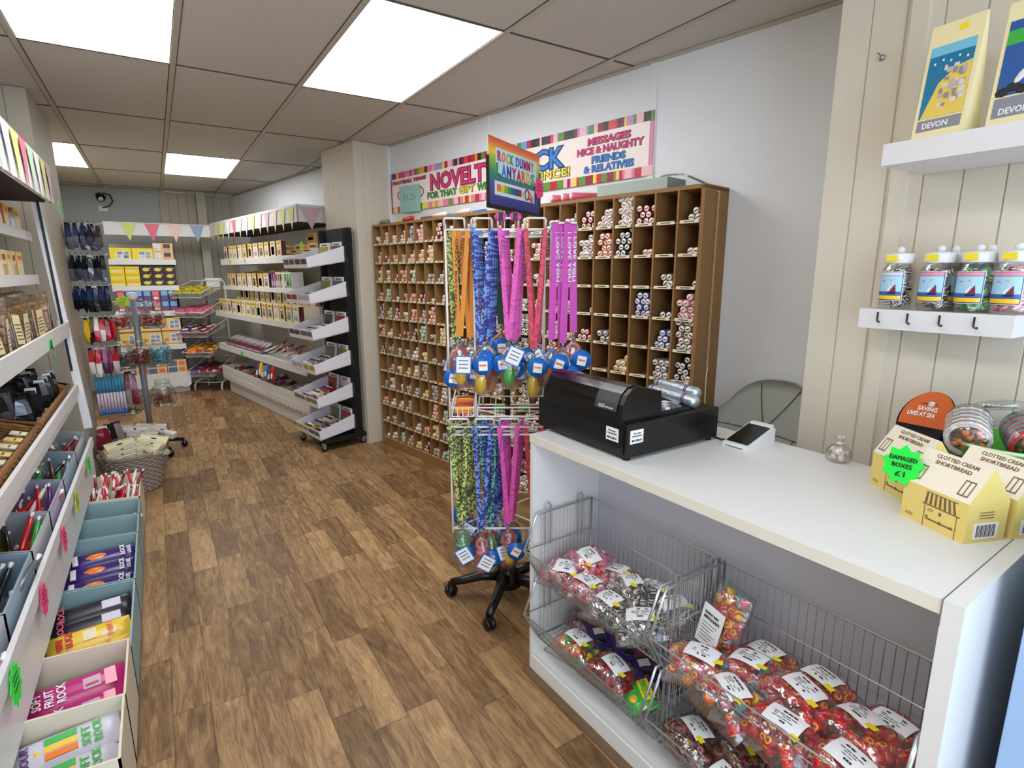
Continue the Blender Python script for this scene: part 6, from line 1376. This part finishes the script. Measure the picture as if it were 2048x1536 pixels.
for i in range(9):
    for r_ in range(3):
        c = [FUD, FUDL, cm('dark_fudge', 86, 54, 40, rough=.4)][(i + r_) % 3]
        packet(f'wrapped fudge slab in the nearer wicker tray, {ORD[i]} from its near end, {ORD[r_]} row up', on_tray(1.98 + .098 * i, .045 + .085 * r_, .072), (.32, 0, PI / 2), .092, .088, .026, c, [('#', -.03, -.03, .02, .02, YC if (i + r_) % 2 else PAPERC), ('#', -.02, -.012, .012, -.006, BRL)], name='fudge_slab', group='fudge slabs in the nearer wicker tray')
for i in range(4):
    for r_ in range(2): packet(f'wrapped fudge slab in the wicker tray nearest the viewer, {ORD[i]} along, {ORD[r_]} row up', on_tray(1.36 + .12 * i, .06 + .12 * r_, .07), (.32, 0, PI / 2), .1, .1, .026, FUDL, [('#', -.03, -.03, .02, .02, CORA)], name='fudge_slab')
# upper row of open bins
CLB = cm('clear_grey_bin', 176, 182, 188, rough=.2); BLB = cm('pale_blue_bin', 150, 172, 188, rough=.4); LLB = cm('lilac_bin', 176, 170, 196, rough=.4); CRB = cm('cream_bin', 224, 214, 190, rough=.5); BUB = cm('duck_egg_bin', 150, 178, 182, rough=.5)
def bin_(lab, y0, y1, x0, x1, z0_, zf, zb_, mt, mt2=None, nm='open_bin'):
    """open box: front edge at x1 (aisle), back at x0; zf height at the aisle side, zb_ at the wall side"""
    t = thing(nm, lab, 'bin', (0, 0, 0)); e = .006; m2 = mt2 or mt
    b = MB(); b.box((x0, y0, z0_), (x1, y1, z0_ + e), mt); b.build('bottom', t)
    b = MB(); b.box((x1 - e, y0, z0_), (x1, y1, zf), m2); b.build('aisle_side', t)
    b = MB(); b.box((x0, y0, z0_), (x0 + e, y1, zb_), mt); b.build('wall_side', t)
    for y in (y0, y1 - e):
        b = MB(); b.add([(x0, y, z0_), (x1, y, z0_), (x1, y, zf), (x0, y, zb_), (x0, y + e, z0_), (x1, y + e, z0_), (x1, y + e, zf), (x0, y + e, zb_)], [(0, 1, 2, 3), (7, 6, 5, 4), (0, 4, 5, 1), (1, 5, 6, 2), (2, 6, 7, 3), (3, 7, 4, 0)], mt); b.build('divider', t)
    return t
UB = [(3.53, 3.97, CLB, 'clear bin of maroon sticks, farthest in the upper bin row'), (3.06, 3.52, BLB, 'pale blue bin of dark and brown sticks, second from the far end'), (2.66, 3.05, LLB, 'lilac bin of red and white sticks in the upper bin row'), (2.29, 2.65, CLB, 'clear bin of red, yellow and black sticks in the upper bin row'), (1.88, 2.28, BLB, 'pale blue bin at the left edge of the photo'), (1.45, 1.87, CLB, 'clear bin nearest the viewer in the upper bin row')]
stick_sets = [[MAR, CDRED], [CBRN, BLF, CGRN, SILK], [RED, CWHITE, RED, CPUR], [RED, CYEL, BLF, CGRN, RED], [BLF, SILK], [GRY, CPUR]]
for bi, (y0, y1, m_, lab) in enumerate(UB):
    bin_(lab, y0, y1, -.74, -.445, .402, .54, .60, m_)
    R_ = random.Random(bi)
    n_ = 24
    for k in range(n_):
        c = stick_sets[bi][k % len(stick_sets[bi])]; y = y0
        b = MB(); b.tube([(0, 0, 0), (0, 0, .008), (0, 0, .19), (0, 0, .2)], [.006, .010, .010, .005], c, 7); b.tube([(0, 0, .2), (0, 0, .225)], [.003, .009], PAPER, 6)
        t = thing('wrapped_stick', f'{["maroon", "dark", "red-white", "bright mixed", "black", "grey"][bi]} wrapped stick, {ORD[k]} from the near end, {ORD[bi]} farthest upper bin', 'rock stick', (-.715 + .0108 * k, y0 + .04 + .045 * (k % 3), .435 + .03 * (k % 3)), rot=(-1.36 + R_.uniform(-.12, .05), 0, R_.uniform(-.25, .25)), group=f'sticks in upper bin {bi+1}')
        b.build('wrapper', t)
    if bi in (0, 1):
        packet(f'crumpled clear packet on the sticks of the {ORD[bi]} upper bin from the back', (-.62, (y0 + y1) / 2, .56), (.2, .3, .3), .16, .12, .03, PLASD, [])
# floor bins
FBN = [(3.61, 4.06, CRB, .21, 'cream floor bin of red and white rock, farthest along the aisle'), (3.36, 3.60, BUB, .20, 'duck egg floor bin with a few silver packets, second from the far end'), (3.11, 3.35, BUB, .20, 'nearly empty duck egg floor bin, third from the far end'), (2.61, 3.10, BUB, .20, 'duck egg floor bin of purple foil packets'), (2.10, 2.60, BUB, .20, 'duck egg floor bin of black and yellow packets'),
       (1.79, 2.09, CRB, .24, 'cream floor bin of magenta packets'), (1.52, 1.78, CRB, .25, 'cream floor bin of silver and lilac packets'), (1.20, 1.51, cm('powder_blue_bin', 170, 200, 220, rough=.5), .22, 'powder blue floor bin at the bottom edge')]
for y0, y1, m_, zf, lab in FBN: bin_(lab, y0, y1, -.485, -.205, .002, zf, zf + .02, m_)
for k in range(30):
    b = MB(); c = [RED, CWHITE, CWHITE, CDRED, RED][k % 5]; b.tube([(0, 0, 0), (0, 0, .15)], .008, c, 6); b.tube([(0, 0, .15), (0, 0, .165)], [.003, .008], PAPER, 5); b.tube([(0, 0, .05), (0, 0, .07)], .0085, CWHITE if c is not CWHITE else RED, 6)
    t = thing('wrapped_stick', f'red-white stick, {ORD[k % 15]} from the wall in the {"front" if k < 15 else "back"} row, cream floor bin', 'rock stick', (-.465 + .0165 * (k % 15), 3.68 + .13 * (k // 15), .11 + .04 * (k // 15)), rot=(-.5 + rnd.uniform(-.3, .3), rnd.uniform(-.5, .5), 0), group='sticks in the farthest floor bin'); b.build('wrapper', t)
for k in range(6): packet(f'small silver packet in the second floor bin, {ORD[k]} from the wall side', (-.45 + .042 * k, 3.45, .13), (.5, .2, rnd.uniform(-.6, .6)), .05, .10, .02, SILV, [('#', -.01, -.02, .01, .02, CGRN if k % 2 else INKG)])
for k in range(3): packet(f'tiny clear packet at the bottom of the third floor bin, {ORD[k]} along', (-.42 + .07 * k, 3.22, .02), (.2, .1, k), .05, .05, .012, SILV, [])
def label_pack(lab, loc, rot, base, words, deco):
    pr = []
    for (s, x, y, w_, h, m_, *rr) in words: pr.append((s, x, y, w_, h, m_, *rr))
    return packet(lab, loc, rot, .25, .098, .02, base, deco + pr)
for k in range(4):
    label_pack(f'purple foil packet with orange candy picture in its floor bin, {ORD[k]} from the near end', (-.345, 2.70 + .10 * k, .085 + .022 * k), (.34, 0, .06 * (k - 1)), PURW, [('ROCK', .085, -.035, .06, .018, PAPER, PI / 2), ('LOLLIES', .108, -.035, .065, .014, PAPER, PI / 2)],
               [('o', -.02, 0, .055, .022, CORA), ('o', -.02, .004, .04, .012, CYEL), ('#', -.11, -.03, -.09, .03, PAPER)])
for k in range(2): label_pack(f'black packet in the black and yellow floor bin, {"lower" if k == 0 else "upper"} of two', (-.345, 2.45 + .055 * k, .125 + .028 * k), (.34, 0, .1), BLKW, [('ROCK', -.085, -.035, .07, .020, PINK, PI / 2)], [('#', .03, -.02, .09, .02, SILV)])
for k in range(3): label_pack(f'yellow packet with red lettering in its floor bin, {ORD[k]} from the near end', (-.345, 2.17 + .095 * k, .085 + .022 * k), (.34, 0, .12), YELW, [('MINI', -.078, -.035, .06, .020, RED, PI / 2), ('BUGS', -.05, -.035, .07, .022, RED, PI / 2), ('SWEET', .07, -.035, .07, .018, CORA, PI / 2)], [('#', -.02, -.025, .02, .02, CRC), ('o', .055, -.018, .03, .01, PAPER)])
for k in range(3): label_pack(f'magenta packet reading SOFT FRUIT ROCK in the cream floor bin, {ORD[k]} from the near end', (-.345, 1.845 + .078 * k, .10 + .03 * k), (.36, 0, .12), PKW, [('SOFT', -.088, -.035, .06, .022, PAPER, PI / 2), ('FRUIT', -.058, -.037, .072, .022, PAPER, PI / 2), ('ROCK', -.028, -.035, .06, .022, PAPER, PI / 2)], [('#', .015, -.02, .06, .02, LIL), ('#', .02, -.012, .055, -.002, RED), ('#', .07, -.03, .10, .03, PINK)])
for k in range(3): label_pack(f'lilac silver packet reading SUPER SOUR SOFT FRUIT ROCK, {ORD[k]} from the near end', (-.345, 1.57 + .075 * k, .12 + .034 * k), (.36, 0, .12), SILV, [('SUPER', -.100, -.038, .075, .018, NAVY, PI / 2), ('SOUR', -.072, -.035, .06, .018, CPUR, PI / 2), ('SOFT', .058, -.035, .06, .020, CGRN, PI / 2), ('ROCK', .084, -.035, .06, .020, CGRN, PI / 2)], [('#', -.04, .012, .03, .03, CGRN), ('#', -.04, -.008, .03, .008, CYEL), ('#', -.04, -.03, .03, -.012, CORA), ('o', -.055, .0, .01, .008, CYEL)])
packet('packet lying at the bottom of the powder blue floor bin', (-.345, 1.38, .06), (.1, 0, .1), .22, .12, .03, SILV, [('#', -.05, -.03, .05, .03, CPUR)])
for lab, y, m_ in (('neon green star on the bin shelf rail, farthest along', 3.62, NGREEN), ('lime star on the bin shelf rail, second from the far end', 3.05, NLIME), ('neon pink star on the bin shelf rail, nearer the wicker baskets', 2.62, NPINK), ('neon pink star on the bin shelf rail, nearer the viewer', 2.14, NPINK), ('large neon green star on the bin shelf rail, nearest the viewer', 1.70, NGREEN)):
    price_star(lab, (-.408, y, .43), (0, rnd.uniform(-.15, .15), PI / 2), m_, .058)
